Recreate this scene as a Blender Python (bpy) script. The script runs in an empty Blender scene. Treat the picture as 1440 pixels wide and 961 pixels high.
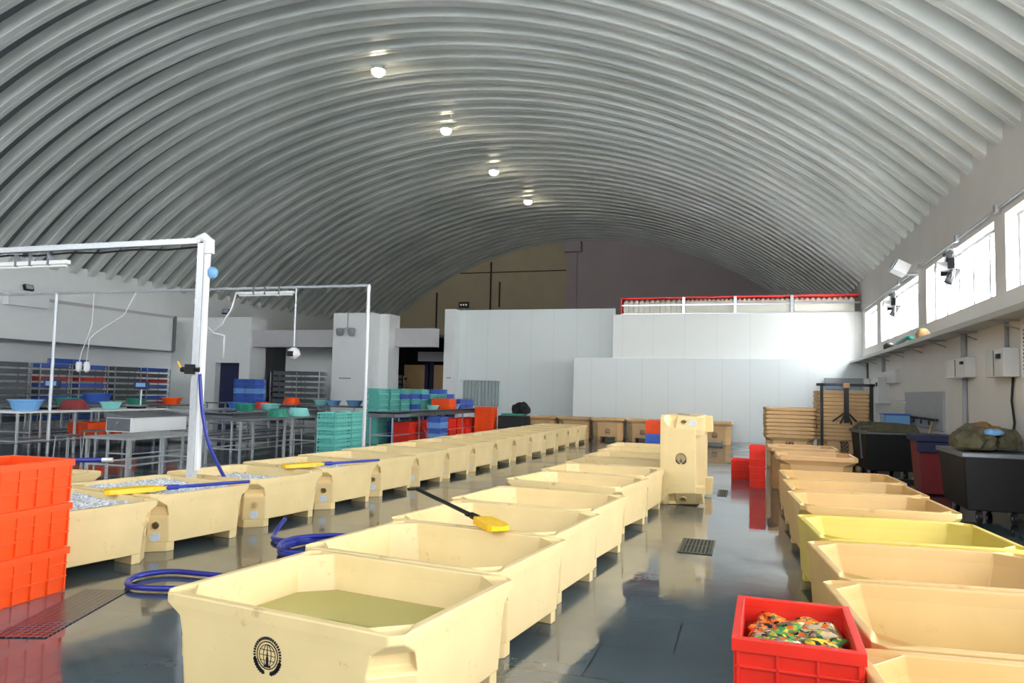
import bpy, bmesh, math, random
from mathutils import Vector, Matrix
random.seed(7)
S = bpy.context.scene
C = S.collection
PI = math.pi
# ------------------------------------------------------------------ camera, sky, daylight, exposure
F, H = 1040.0, 1.6
def nrm(v): return v.normalized()
_d = Vector(((1055-720)/F, -(556-480.5)/F, -1)); _Y = nrm(_d)
_Z = nrm(Vector((1, -.022, 0)).cross(_d))
if _Z.y < 0: _Z = -_Z
_X = _Y.cross(_Z)
R = Matrix((_X, _Y, _Z))                       # camera axes -> world axes
cam = bpy.data.objects.new('camera', bpy.data.cameras.new('camera')); C.objects.link(cam)
cam.matrix_world = Matrix.Translation((0, 0, H)) @ R.to_4x4()
cam.data.sensor_width = 36; cam.data.lens = F/1440*36; cam.data.clip_end = 300; cam.data.clip_start = .05
S.camera = cam
S.view_settings.view_transform = 'Standard'; S.view_settings.look = 'None'
S.view_settings.gamma = 1; S.view_settings.use_curve_mapping = False
S.view_settings.exposure = 1.2
W = bpy.data.worlds.new('sky'); S.world = W; W.use_nodes = True
bg = W.node_tree.nodes['Background']; bg.inputs[0].default_value = (.93, .97, 1, 1); bg.inputs[1].default_value = 2.7
try:
    S.cycles.max_bounces = 10; S.cycles.diffuse_bounces = 5; S.cycles.sample_clamp_indirect = 6
except Exception: pass
XR, XL, YN, YF = 3.5, -23.0, -7.0, 44.0        # right wall, left wall, open near end, gable
BAYS = [(9.2, 12.2), (12.7, 17.25), (18.0, 22.9), (23.6, 25.85)]
SILL, HEAD = 3.17, 4.3
for a, b in BAYS:
    l = bpy.data.lights.new('daylight', 'AREA'); l.shape = 'RECTANGLE'; l.size = b-a; l.size_y = 1.4
    l.energy = 1800*(b-a); l.color = (.96, .98, 1)
    o = bpy.data.objects.new('daylight', l); C.objects.link(o)
    o.location = (XR+.75, (a+b)/2, 3.85)
    o.rotation_euler = (0, math.radians(84), 0)  # faces -X
# ------------------------------------------------------------------ materials
def new(name):
    m = bpy.data.materials.new(name); m.use_nodes = True
    return m, m.node_tree.nodes, m.node_tree.links, m.node_tree.nodes['Principled BSDF']
def lin(c):
    f = lambda v: v/12.92 if v <= .04045 else ((v+.055)/1.055)**2.4
    return (f(c[0]/255), f(c[1]/255), f(c[2]/255), 1)
def mat(name, rgb, rough=.5, metal=0, var=.0, scale=6, dirt=None, dirt_amt=.0, bump=0, spec=None, bscale=40, dscale=7):
    m, N, L, P = new(name)
    P.inputs['Roughness'].default_value = rough; P.inputs['Metallic'].default_value = metal
    if spec is not None: P.inputs['Specular IOR Level'].default_value = spec
    c = lin(rgb); P.inputs['Base Color'].default_value = c
    if var or dirt_amt or bump: tc = N.new('ShaderNodeTexCoord')
    out = None
    if var:
        n = N.new('ShaderNodeTexNoise'); n.inputs['Scale'].default_value = scale; n.inputs['Detail'].default_value = 6
        L.new(tc.outputs['Object'], n.inputs['Vector'])
        r = N.new('ShaderNodeValToRGB'); r.color_ramp.elements[0].position = .3; r.color_ramp.elements[1].position = .7
        r.color_ramp.elements[0].color = tuple(v*(1-var) for v in c[:3])+(1,)
        r.color_ramp.elements[1].color = tuple(min(1, v*(1+var)) for v in c[:3])+(1,)
        L.new(n.outputs['Fac'], r.inputs['Fac']); out = r.outputs['Color']
    if dirt_amt:
        n = N.new('ShaderNodeTexNoise'); n.inputs['Scale'].default_value = dscale; n.inputs['Detail'].default_value = 9; n.inputs['Roughness'].default_value = .7
        L.new(tc.outputs['Object'], n.inputs['Vector'])
        r = N.new('ShaderNodeValToRGB'); r.color_ramp.elements[0].position = .60; r.color_ramp.elements[1].position = .72
        r.color_ramp.elements[0].color = (0, 0, 0, 1); r.color_ramp.elements[1].color = (dirt_amt,)*3+(1,)
        L.new(n.outputs['Fac'], r.inputs['Fac'])
        mx = N.new('ShaderNodeMix'); mx.data_type = 'RGBA'
        L.new(r.outputs['Color'], mx.inputs[0])
        if out: L.new(out, mx.inputs[6])
        else: mx.inputs[6].default_value = c
        mx.inputs[7].default_value = lin(dirt); out = mx.outputs[2]
    if out: L.new(out, P.inputs['Base Color'])
    if bump:
        n = N.new('ShaderNodeTexNoise'); n.inputs['Scale'].default_value = bscale; n.inputs['Detail'].default_value = 3
        L.new(tc.outputs['Object'], n.inputs['Vector'])
        b = N.new('ShaderNodeBump'); b.inputs['Strength'].default_value = bump; b.inputs['Distance'].default_value = .01
        L.new(n.outputs['Fac'], b.inputs['Height']); L.new(b.outputs['Normal'], P.inputs['Normal'])
    return m
def emis(name, rgb, s):
    m, N, L, P = new(name)
    P.inputs['Emission Color'].default_value = lin(rgb); P.inputs['Emission Strength'].default_value = s
    return m
M = {}
M['cream'] = mat('cream_plastic', (230, 205, 150), .42, 0, .05, 3, (150, 105, 55), .45)
M['honey'] = mat('honey_plastic', (202, 166, 106), .42, 0, .06, 3, (150, 100, 50), .35)
M['yellow'] = mat('yellow_plastic', (208, 184, 84), .4, 0, .05, 3, (150, 110, 40), .25)
M['tan'] = mat('tan_plastic', (196, 160, 112), .5, 0, .08, 3, (120, 90, 60), .4)
M['orange'] = mat('orange_plastic', (240, 80, 18), .4, 0, .04)
M['red'] = mat('red_plastic', (216, 40, 22), .4, 0, .05)
M['darkred'] = mat('dark_red_plastic', (190, 40, 32), .45, 0, .08)
M['blue'] = mat('blue_plastic', (62, 98, 190), .4, 0, .06)
M['teal'] = mat('teal_plastic', (100, 190, 180), .4, 0, .06)
M['sky'] = mat('light_blue_plastic', (120, 175, 225), .4)
M['green'] = mat('green_plastic', (40, 130, 110), .4)
M['aqua'] = mat('aqua_plastic', (140, 215, 210), .4)
M['steel'] = mat('stainless_steel', (205, 208, 212), .3, .85, .06, 12)
M['darksteel'] = mat('dull_steel', (120, 124, 130), .42, .6, .1, 10)
M['galv'] = mat('galvanised_pipe', (215, 218, 222), .38, .4, .05, 20)
M['white'] = mat('white_paint', (238, 238, 238), .5)
M['wallp'] = mat('white_wall_panel', (243, 246, 246), .3, 0, .02, 1.5)
M['wallgrey'] = mat('grey_wall_plaster', (224, 221, 217), .7, 0, .03, 1.2)
M['beam'] = mat('pale_grey_beam', (200, 197, 200), .6, 0, .03)
M['gablebrown'] = mat('brown_grey_gable', (196, 182, 152), .8, 0, .07, .8)
M['gablepurple'] = mat('purple_grey_gable', (190, 176, 178), .8, 0, .04, .8)
M['seam'] = mat('dark_seam', (70, 62, 50), .8)
M['black'] = mat('black_rubber', (13, 13, 14), .6, 0, .1, 8)
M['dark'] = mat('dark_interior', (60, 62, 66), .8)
M['navy'] = mat('navy_door', (36, 42, 80), .5)
M['grey'] = mat('grey_plastic', (165, 168, 172), .5, 0, .04)
M['boxgrey'] = mat('enclosure_grey', (205, 205, 203), .45)
M['hose'] = mat('blue_hose', (40, 52, 150), .3, 0, .05)
M['pyellow'] = mat('yellow_paddle_plastic', (248, 196, 20), .35, 0, .05)
M['wood'] = mat('yellow_wood', (200, 170, 90), .5)
M['brown'] = mat('brown_cardboard', (140, 108, 70), .8, 0, .12)
M['olive'] = mat('olive_canvas', (92, 88, 66), .8, 0, .2, 8)
M['maroon'] = mat('maroon_plastic', (128, 40, 44), .5)
M['ink'] = mat('black_ink', (22, 20, 30), .6)
M['sticker'] = mat('white_sticker', (205, 215, 228), .4, 0, .15, 60, (60, 90, 170), 1.0, dscale=60)
M['steelband'] = mat('perforated_sheet', (180, 180, 176), .5, .3, .08, 30)
M['can'] = mat('white_jerrycan', (232, 228, 215), .5)
M['redpaint'] = mat('red_paint', (205, 40, 34), .5)
M['lamp'] = emis('lit_lamp', (255, 238, 205), 18)
M['tube'] = mat('tube_white', (245, 245, 240), .3)
M['lampglass'] = mat('lamp_glass', (170, 185, 200), .15, 0)
M['mudgrey'] = mat('grate_iron', (96, 100, 84), .5, .3, .15, 20)
M['pit_shade'] = mat('drain_pit_shade', (14, 16, 14), .6)  # near-black colour stands in for the shade under the drain bars
m, N, L, P = new('perforated_purple_plate'); tc = N.new('ShaderNodeTexCoord'); v = N.new('ShaderNodeTexVoronoi'); v.inputs['Scale'].default_value = 22; v.inputs['Randomness'].default_value = 0
L.new(tc.outputs['Object'], v.inputs['Vector']); r = N.new('ShaderNodeValToRGB'); r.color_ramp.interpolation = 'CONSTANT'; r.color_ramp.elements[0].color = lin((22, 22, 26)); r.color_ramp.elements[1].color = lin((84, 80, 94)); r.color_ramp.elements[1].position = .42
L.new(v.outputs['Distance'], r.inputs['Fac']); L.new(r.outputs['Color'], P.inputs['Base Color']); P.inputs['Roughness'].default_value = .25; M['fishpool'] = m
# water
m, N, L, P = new('tub_water'); P.inputs['Base Color'].default_value = lin((200, 192, 112)); P.inputs['Roughness'].default_value = .03
P.inputs['Transmission Weight'].default_value = .35; P.inputs['IOR'].default_value = 1.33; M['water'] = m
# ice
m, N, L, P = new('crushed_ice'); tc = N.new('ShaderNodeTexCoord'); v = N.new('ShaderNodeTexVoronoi'); v.inputs['Scale'].default_value = 36
r = N.new('ShaderNodeValToRGB'); r.color_ramp.elements[0].color = lin((255, 255, 255)); r.color_ramp.elements[1].color = lin((176, 184, 194)); r.color_ramp.elements[0].position = .15; r.color_ramp.elements[1].position = .75
L.new(tc.outputs['Object'], v.inputs['Vector']); L.new(v.outputs['Distance'], r.inputs['Fac']); L.new(r.outputs['Color'], P.inputs['Base Color']); P.inputs['Roughness'].default_value = .12
b = N.new('ShaderNodeBump'); b.inputs['Strength'].default_value = .8; b.inputs['Distance'].default_value = .02; L.new(v.outputs['Color'], b.inputs['Height']); L.new(b.outputs['Normal'], P.inputs['Normal']); M['ice'] = m
# glass
m, N, L, P = new('window_glass'); P.inputs['Base Color'].default_value = (1, 1, 1, 1); P.inputs['Roughness'].default_value = 0
P.inputs['Transmission Weight'].default_value = 1; P.inputs['IOR'].default_value = 1.02; M['glass'] = m
m, N, L, P = new('clear_plastic'); P.inputs['Base Color'].default_value = lin((190, 205, 205)); P.inputs['Roughness'].default_value = .15
P.inputs['Alpha'].default_value = .65; M['film'] = m
# roof: galvanised sheet with fine crimps running across each rib (UV.x = arc length)
m, N, L, P = new('galvanised_arch_sheet'); tc = N.new('ShaderNodeTexCoord')
P.inputs['Roughness'].default_value = .42; P.inputs['Metallic'].default_value = 0.25
n = N.new('ShaderNodeTexNoise'); n.inputs['Scale'].default_value = .35; n.inputs['Detail'].default_value = 4
L.new(tc.outputs['Object'], n.inputs['Vector'])
r = N.new('ShaderNodeValToRGB'); r.color_ramp.elements[0].color = lin((212, 217, 212)); r.color_ramp.elements[1].color = lin((236, 239, 235)); r.color_ramp.elements[0].position = .35; r.color_ramp.elements[1].position = .65
L.new(n.outputs['Fac'], r.inputs['Fac']); L.new(r.outputs['Color'], P.inputs['Base Color'])
wv = N.new('ShaderNodeTexWave'); wv.bands_direction = 'X'; wv.inputs['Scale'].default_value = 4.0
L.new(tc.outputs['UV'], wv.inputs['Vector']); b = N.new('ShaderNodeBump'); b.inputs['Strength'].default_value = .12; b.inputs['Distance'].default_value = .012
L.new(wv.outputs['Fac'], b.inputs['Height']); L.new(b.outputs['Normal'], P.inputs['Normal']); M['roof'] = m
# floor: wet slate tiles
m, N, L, P = new('wet_slate_tiles'); tc = N.new('ShaderNodeTexCoord')
br = N.new('ShaderNodeTexBrick'); br.inputs['Scale'].default_value = 1; br.inputs['Brick Width'].default_value = .9; br.inputs['Row Height'].default_value = .6
br.inputs['Mortar Size'].default_value = .006; br.inputs['Mortar Smooth'].default_value = .2; br.inputs['Bias'].default_value = 0
br.inputs['Color1'].default_value = lin((70, 84, 94)); br.inputs['Color2'].default_value = lin((86, 101, 110)); br.inputs['Mortar'].default_value = lin((34, 38, 42))
L.new(tc.outputs['Object'], br.inputs['Vector'])
n = N.new('ShaderNodeTexNoise'); n.inputs['Scale'].default_value = .9; n.inputs['Detail'].default_value = 6; L.new(tc.outputs['Object'], n.inputs['Vector'])
mx = N.new('ShaderNodeMix'); mx.data_type = 'RGBA'; mx.blend_type = 'MULTIPLY'; mx.inputs[0].default_value = .6
r = N.new('ShaderNodeValToRGB'); r.color_ramp.elements[0].color = (.45, .47, .45, 1); r.color_ramp.elements[0].position = .35; r.color_ramp.elements[1].position = .65
L.new(n.outputs['Fac'], r.inputs['Fac']); L.new(br.outputs['Color'], mx.inputs[6]); L.new(r.outputs['Color'], mx.inputs[7]); L.new(mx.outputs[2], P.inputs['Base Color'])
n2 = N.new('ShaderNodeTexNoise'); n2.inputs['Scale'].default_value = .55; n2.inputs['Detail'].default_value = 5; n2.inputs['Distortion'].default_value = 1.2; L.new(tc.outputs['Object'], n2.inputs['Vector'])
r2 = N.new('ShaderNodeValToRGB'); r2.color_ramp.elements[0].color = (.04,)*3+(1,); r2.color_ramp.elements[0].position = .42; r2.color_ramp.elements[1].color = (.24,)*3+(1,); r2.color_ramp.elements[1].position = .62
L.new(n2.outputs['Fac'], r2.inputs['Fac']); L.new(r2.outputs['Color'], P.inputs['Roughness'])
P.inputs['Coat Weight'].default_value = .25; P.inputs['Coat Roughness'].default_value = .05; P.inputs['Specular IOR Level'].default_value = .6
n3 = N.new('ShaderNodeTexNoise'); n3.inputs['Scale'].default_value = 3; n3.inputs['Detail'].default_value = 4; L.new(tc.outputs['Object'], n3.inputs['Vector'])
b = N.new('ShaderNodeBump'); b.inputs['Strength'].default_value = .12; b.inputs['Distance'].default_value = .02; L.new(n3.outputs['Fac'], b.inputs['Height'])
L.new(b.outputs['Normal'], P.inputs['Normal']); M['floor'] = m
# sandwich panel wall with faint vertical joints
def panelmat(name, rgb, wid=.9):
    m, N, L, P = new(name); tc = N.new('ShaderNodeTexCoord'); P.inputs['Roughness'].default_value = .28
    sp = N.new('ShaderNodeSeparateXYZ'); L.new(tc.outputs['Object'], sp.inputs[0])
    md = N.new('ShaderNodeMath'); md.operation = 'PINGPONG'; md.inputs[1].default_value = wid/2; L.new(sp.outputs['X'], md.inputs[0])
    r = N.new('ShaderNodeValToRGB'); r.color_ramp.elements[0].color = tuple(v*.93 for v in lin(rgb)[:3])+(1,); r.color_ramp.elements[1].color = lin(rgb); r.color_ramp.elements[1].position = .03
    L.new(md.outputs[0], r.inputs['Fac']); L.new(r.outputs['Color'], P.inputs['Base Color']); return m
M['panel'] = panelmat('cold_room_panel', (236, 243, 243))
M['panelw'] = panelmat('white_cold_room_panel', (238, 240, 236), 1.1)
# packets: multicolour printed foil
m, N, L, P = new('printed_packet_foil'); tc = N.new('ShaderNodeTexCoord'); v = N.new('ShaderNodeTexVoronoi'); v.inputs['Scale'].default_value = 48
L.new(tc.outputs['Object'], v.inputs['Vector']); r = N.new('ShaderNodeValToRGB'); r.color_ramp.interpolation = 'CONSTANT'
cols = [(225, 205, 165), (40, 110, 60), (230, 190, 40), (215, 212, 205), (205, 95, 30), (40, 36, 34), (150, 165, 60), (120, 100, 90)]
r.color_ramp.elements[0].color = lin(cols[0]); r.color_ramp.elements[1].color = lin(cols[1]); r.color_ramp.elements[1].position = .3
for i, c in enumerate(cols[2:]): e = r.color_ramp.elements.new(.38+.09*i); e.color = lin(c)
sp = N.new('ShaderNodeSeparateColor'); L.new(v.outputs['Color'], sp.inputs[0]); L.new(sp.outputs[0], r.inputs['Fac']); L.new(r.outputs['Color'], P.inputs['Base Color']); P.inputs['Roughness'].default_value = .2; M['foil'] = m

# ------------------------------------------------------------------ builders
class MB:
    def __init__(s): s.bm = bmesh.new()
    def box(s, x0, x1, y0, y1, z0, z1, mt=None):
        vs = [s.bm.verts.new(p) for p in ((x0,y0,z0),(x1,y0,z0),(x1,y1,z0),(x0,y1,z0),(x0,y0,z1),(x1,y0,z1),(x1,y1,z1),(x0,y1,z1))]
        if mt: 
            for v in vs: v.co = mt @ v.co
        for f in ((0,3,2,1),(4,5,6,7),(0,1,5,4),(1,2,6,5),(2,3,7,6),(3,0,4,7)): s.bm.faces.new([vs[i] for i in f])
        return s
    def loft(s, rings, cap0=True, cap1=True):
        R_ = [[s.bm.verts.new(p) for p in r] for r in rings]; n = len(R_[0])
        for a, b in zip(R_, R_[1:]):
            for i in range(n): s.bm.faces.new((a[i], a[(i+1) % n], b[(i+1) % n], b[i]))
        if cap0: s.bm.faces.new(R_[0][::-1])
        if cap1: s.bm.faces.new(R_[-1])
        return s
    def tube(s, pts, r, n=8, cap=True):
        pts = [Vector(p) for p in pts]; rings = []; up = None
        for i, p in enumerate(pts):
            t = (pts[min(i+1, len(pts)-1)]-pts[max(i-1, 0)]).normalized()
            if up is None: up = Vector((0, 0, 1)) if abs(t.z) < .9 else Vector((1, 0, 0))
            a = t.cross(up).normalized(); up = a.cross(t).normalized()
            rr = r[i] if isinstance(r, (list, tuple)) else r
            rings.append([p+(a*math.cos(2*PI*k/n)+up*math.sin(2*PI*k/n))*rr for k in range(n)])
        return s.loft(rings, cap, cap)
    def lathe(s, prof, c=(0, 0, 0), n=20, cap0=True, cap1=True):
        return s.loft([[(c[0]+r*math.cos(2*PI*k/n), c[1]+r*math.sin(2*PI*k/n), c[2]+z) for k in range(n)] for r, z in prof], cap0, cap1)
    def build(s, name, mt, parent=None, bevel=0, smooth=False, seg=2):
        bmesh.ops.recalc_face_normals(s.bm, faces=s.bm.faces)
        me = bpy.data.meshes.new(name); s.bm.to_mesh(me); s.bm.free(); me.materials.append(M[mt] if isinstance(mt, str) else mt)
        if smooth:
            for p in me.polygons: p.use_smooth = True
        o = bpy.data.objects.new(name, me); C.objects.link(o)
        if parent: o.parent = parent
        if bevel:
            b = o.modifiers.new('bevel', 'BEVEL'); b.width = bevel; b.segments = seg; b.limit_method = 'ANGLE'; b.angle_limit = math.radians(25)
        return o
def tag(o, label, cat, group=None, kind=None):
    if not 4 <= len(label.replace('-', ' ').split()) <= 16: print('LONG', len(label.split()), label)
    o['label'] = label; o['category'] = cat
    if group: o['group'] = group
    if kind: o['kind'] = kind
    return o
def empty(name, loc=(0, 0, 0), rz=0):
    o = bpy.data.objects.new(name, None); C.objects.link(o); o.location = loc; o.rotation_euler = (0, 0, rz); o.empty_display_size = .1; return o
def struct(o): o['kind'] = 'structure'; return o
def kids(o): return [c for c in list(C.objects) if c.parent == o]
KC = {}
def dup(o, loc=None, rot=None, parent=None, km=None):
    c = o.copy(); C.objects.link(c)
    if parent: c.parent = parent
    if loc is not None: c.location = loc
    if rot is not None: c.rotation_euler = rot
    for k in KC.get(o.name, ()): dup(k, parent=c)
    return c
def reg(o):                      # remember the parts of a prototype so that copies are quick
    ks = kids(o)
    if ks:
        KC[o.name] = ks
        for k in ks: reg(k)
    return o
def Rz(a): return Matrix.Rotation(a, 4, 'Z')
def ordn(i): return ['first','second','third','fourth','fifth','sixth','seventh','eighth','ninth','tenth','eleventh','twelfth','thirteenth','fourteenth','fifteenth','sixteenth'][i]

# ------------------------------------------------------------------ the hall
struct(MB().box(XL, XR, YN-6, YF, -.1, 0).build('floor', 'floor'))
# arched roof
ZS, AX = 5.35, (XR+XL)/2; half = (XR-XL)/2+.05; sag = 5.5; RAD = half*half/(2*sag)+sag/2; ZC = ZS+sag-RAD
def roofz(x): return ZC+math.sqrt(RAD**2-(x-AX)**2)
def roof():
    bm = bmesh.new(); uv = bm.loops.layers.uv.new('UVMap')
    p = .77; prof = [(0, 0), (.13, 0), (.15, .02), (.17, 0), (.28, 0), (.31, .33), (.34, .36), (.68, .36), (.71, .33), (.75, .02)]
    ys = []; k = 0
    while YN+k*p < YF:
        for a, h in prof: ys.append((YN+k*p+a, h))
        k += 1
    ys.append((YN+k*p, 0))
    th0 = math.asin(half/RAD); n = 88; grid = []
    for i in range(n+1):
        th = -th0+2*th0*i/n
        grid.append([bm.verts.new((AX+(RAD+h)*math.sin(th), y, ZC+(RAD+h)*math.cos(th))) for y, h in ys])
    for i in range(n):
        for j in range(len(ys)-1):
            f = bm.faces.new((grid[i][j], grid[i][j+1], grid[i+1][j+1], grid[i+1][j]))
            for l, (a, b) in zip(f.loops, ((i, j), (i, j+1), (i+1, j+1), (i+1, j))): l[uv].uv = (a*2*th0*RAD/n, ys[b][0])
    me = bpy.data.meshes.new('ceiling'); bm.to_mesh(me); bm.free(); me.materials.append(M['roof'])
    for q in me.polygons: q.use_smooth = False
    o = bpy.data.objects.new('ceiling', me); C.objects.link(o); struct(o)
roof()
# weather skin above the ribs keeps the sky out
bm = MB(); n = 40; th0 = math.asin(half/RAD)+.03
bm.loft([[(AX+r*math.sin(-th0+2*th0*i/n), y, ZC+r*math.cos(-th0+2*th0*i/n)) for r, y in ((RAD+.3, YN), (RAD+.3, YF), (RAD+.36, YF), (RAD+.36, YN))] for i in range(n+1)])
struct(bm.build('trim_1', 'darksteel'))
# right wall with window bays
b = MB(); T = .34
b.box(XR, XR+T, 8.6, YF, 0, SILL).box(XR, XR+T, 8.6, YF, HEAD, ZS+.35)
# unseen openings added to let more daylight in, beside and behind the camera
b.box(XR, XR+T, YN, 8.6, 4.9, ZS+.35).box(XR, XR+T, 3.3, 3.7, 0, 4.9).box(XR, XR+T, -2, -1.6, 0, 4.9)
e = 8.6
for y0, y1 in BAYS:
    b.box(XR, XR+T, e, y0, SILL, HEAD); e = y1
b.box(XR, XR+T, e, YF, SILL, HEAD)
struct(b.build('wall_right', 'wallgrey'))
for i, (y0, y1) in enumerate(BAYS):
    w = struct(empty('window_%d' % (i+1), (XR+.2, (y0+y1)/2, SILL))); hl = (y1-y0)/2; hh = HEAD-SILL
    f = MB(); f.box(-.03, .03, -hl, hl, 0, .05).box(-.03, .03, -hl, hl, hh-.05, hh).box(-.03, .03, -hl, -hl+.05, .05, hh-.05).box(-.03, .03, hl-.05, hl, .05, hh-.05)
    f.build('window_frame', 'grey', w)
    npn = max(2, round((y1-y0)/.9))
    g = MB()
    for k in range(1, npn):
        yy = -hl+2*hl*k/npn; g.box(-.02, .02, yy-.03, yy+.03, .05, hh-.05)
    g.build('mullion', 'darksteel', w)
    MB().box(-.004, .004, -hl+.05, hl-.05, .05, hh-.05).build('pane', 'glass', w)
struct(MB().box(XL, XR, YN-.3, YN, 0, 5.2).build('wall_front', 'dark'))  # unseen; opening above added to light the roof, dark to keep ribs contrasty
# left wall
struct(MB().box(XL-.3, XL, YN, YF, 0, ZS+.3).build('wall_left', 'wallp'))
t = tag(empty('wall_duct', (XL+.5, 15, 2.85)), 'long white boxed duct along the upper left wall above the racks', 'duct')
MB().box(-.5, .5, -3.8, 9, 0, 1.4).build('duct_casing', 'wallp', t, .01)
MB().box(.5, .56, -3.8, 9, -.06, .0).build('bottom_edge', 'darksteel', t)
MB().box(.5, .56, 8.9, 9.05, 0, 1.4).build('end_flashing', 'darksteel', t)
MB().box(.5, .54, -3.8, 9, 1.3, 1.4).build('top_edge', 'beam', t)
MB().box(.5, .75, 1.8, 3.2, 1.05, 1.45).build('junction_cover', 'wallp', t)
# gable
def gable(name, x0, x1, mt):
    xs = [x0+(x1-x0)*i/24 for i in range(25)]
    b = MB(); top = [(x, roofz(max(XL, min(XR, x)))+.1) for x in xs]
    ring = [(x0, 0)]+[]; pts = [(x0, 0), (x1, 0)]+[(x, z) for x, z in reversed(top)]
    b.loft([[(x, y, z) for x, z in pts] for y in (YF, YF+.2)])
    return struct(b.build(name, mt))
gable('wall_back', -10.75, XR, 'gablepurple'); gable('wall_gable', XL, -10.75, 'gablebrown')
struct(MB().box(-10.85, -9.8, YF-.5, YF, 10.1, 10.75).build('trim_2', 'gablepurple', bevel=.01))
struct(MB().box(-10.75, -10.1, YF-.12, YF, 0, 10.1).build('trim_3', 'gablepurple'))
b = MB()
for x, z in ((-15.7, 9.7), (-19.4, 7.8), (-15.1, 8.4)): b.box(x-.05, x+.05, YF-.06, YF, 0 if x < -15.2 else 6.8, z)
b.box(-19.4, -10.8, YF-.05, YF, 9.0, 9.06)
struct(b.build('trim_4', 'seam'))
# cold rooms along the far side
struct(MB().box(-6.05, XR, 26, 26.9, 0, 2.82).build('wall_cold_room', 'panel', bevel=.01))
struct(MB().box(-4.75, XR, 26.6, 33, 0, 4.42).build('wall_cold_store', 'panelw', bevel=.01))
struct(MB().box(-11.4, -4.8, 27.5, 33, 0, 4.75).build('wall_centre', 'panel', bevel=.01))
struct(MB().box(-11.55, -11.1, 27.0, 27.6, 0, 4.75).build('trim_5', 'wallp', bevel=.01))
struct(MB().box(-15.35, -13.6, 25, 26.2, 0, 4.42).build('wall_pier', 'wallp', bevel=.01))
struct(MB().box(-13.6, -13.2, 25.5, 26.4, 0, 4.42).build('trim_6', 'wallp', bevel=.01))
b = MB(); b.box(XL, -20.75, 25, 26, 0, 4.3).box(-19.6, -19.1, 25, 26, 0, 4.3).box(-20.75, -19.6, 25, 26, 2.45, 4.3)
struct(b.build('wall_office', 'wallp'))
d = struct(empty('door_1', (-20.2, 25.3, 0))); MB().box(-.55, .55, 0, .06, 0, 2.45).build('door_leaf', 'navy', d, .005)
MB().tube([(.42, -.03, 1.0), (.42, -.03, 1.2)], .015).build('door_handle', 'steel', d)
struct(MB().box(-19.1, -15.35, 25.1, 25.5, 3.1, 3.78).build('trim_7', 'beam', bevel=.01))
struct(MB().box(-13.3, -11.5, 26.0, 26.4, 3.18, 3.9).build('trim_8', 'beam', bevel=.01))
struct(MB().box(XL, -11.6, 26.3, 34, 3.6, 3.7).build('ceiling_shade_slab', 'dark'))  # slab added over the store opening to darken it
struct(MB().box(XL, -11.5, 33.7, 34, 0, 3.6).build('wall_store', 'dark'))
struct(MB().box(-19.1, -16.3, 27.4, 27.6, 0, 3.78).build('wall_grey_panel', 'wallp'))
struct(MB().box(-13.6, -10.9, 29, 29.3, 2.75, 3.15).build('trim_9', 'beam'))
t = tag(empty('sliding_door', (-12.9, 29.35, 0)), 'tan sliding store doors with dark posts, deep in the opening right of the white pier', 'door')
for x0, x1 in ((-1.5, -.5), (-.1, .6), (.65, 1.3)): MB().box(x0, x1, 0, .08, 0, 2.6).build('door_panel', 'tan', t, .01)
MB().box(-.5, -.35, -.05, .1, 0, 2.7).box(-.25, -.12, -.05, .1, 0, 2.7).build('post', 'navy', t)
MB().box(.9, 1.1, -.02, 0, 1.95, 2.02).box(-1.5, -1.35, -.02, 0, 1.95, 2.02).build('handle', 'black', t)

# right wall shelf, conduits, boxes ------------------------------------------------
t = tag(empty('wall_shelf', (XR, 18, 2.72)), 'long perforated metal shelf running under the right-hand windows', 'shelf')
b = MB().box(-.42, 0, -9, 8, 0, .04); b.box(-.44, -.4, -9, 8, -.03, .05); b.build('shelf_board', 'steelband', t)
for k in range(9):
    y = -8.3+k*2
    MB().tube([(0, y, -.14), (-.3, y, -.02)], .012, 6).box(-.4, 0, y-.015, y+.015, -.03, 0).build('bracket', 'grey', t)
t = tag(empty('conduit_pipe', (XR-.03, 10, 4.42)), 'thin cable pipe running above the right-hand windows', 'pipe')
MB().tube([(0, -2, 0), (0, 18, 0)], .02, 6).build('pipe', 'grey', t)
for y in (2.4, 4.6, 7.6, 9.9): MB().box(-.05, .0, y-.06, y+.06, -.06, .06).build('junction_box', 'grey', t)
def fan(y, z, lab):
    t = tag(empty('exhaust_fan', (XR-.05, y, z)), lab, 'fan', 'wall fans on the window frames')
    b = MB(); n = 16
    for r in (.36, .25, .13): b.tube([(-.12, r*math.cos(a*2*PI/n), r*math.sin(a*2*PI/n)) for a in range(n+1)], .008, 5)
    for a in range(8): b.tube([(-.13, .05*math.cos(a*PI/4), .05*math.sin(a*PI/4)), (-.1, .36*math.cos(a*PI/4), .36*math.sin(a*PI/4)), (.05, .3*math.cos(a*PI/4), .3*math.sin(a*PI/4))], .01, 5)
    b.build('guard', 'darksteel', t)
    b = MB()
    for a in range(4):
        mt = Matrix.Rotation(a*PI/2, 4, 'X') @ Matrix.Rotation(.5, 4, 'Z'); b.box(-.06, .06, .04, .32, -.12, .06, mt)
    b.build('blade', 'black', t)
    MB().tube([(-.08, 0, 0), (-.34, 0, .02)], [.09, .085], 12).build('motor', 'white', t, smooth=False)
    MB().tube([(-.2, 0, .08), (-.15, 0, .3), (.05, 0, .34)], .018, 6).build('bracket', 'white', t)
fan(14.6, 3.92, 'grey caged fan with white motor on the nearer window of the right wall')
fan(20.0, 3.9, 'smaller-looking caged fan on the farther window, beyond the white floodlight')
t = tag(empty('floodlight', (XR-.1, 18.1, 4.35)), 'white boxy floodlight mounted between the right-hand windows', 'floodlight')
mt = Matrix.Rotation(.5, 4, 'Y')
MB().box(-.42, -.12, -.25, .25, -.12, .12, mt).build('housing', 'white', t, .01)
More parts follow.
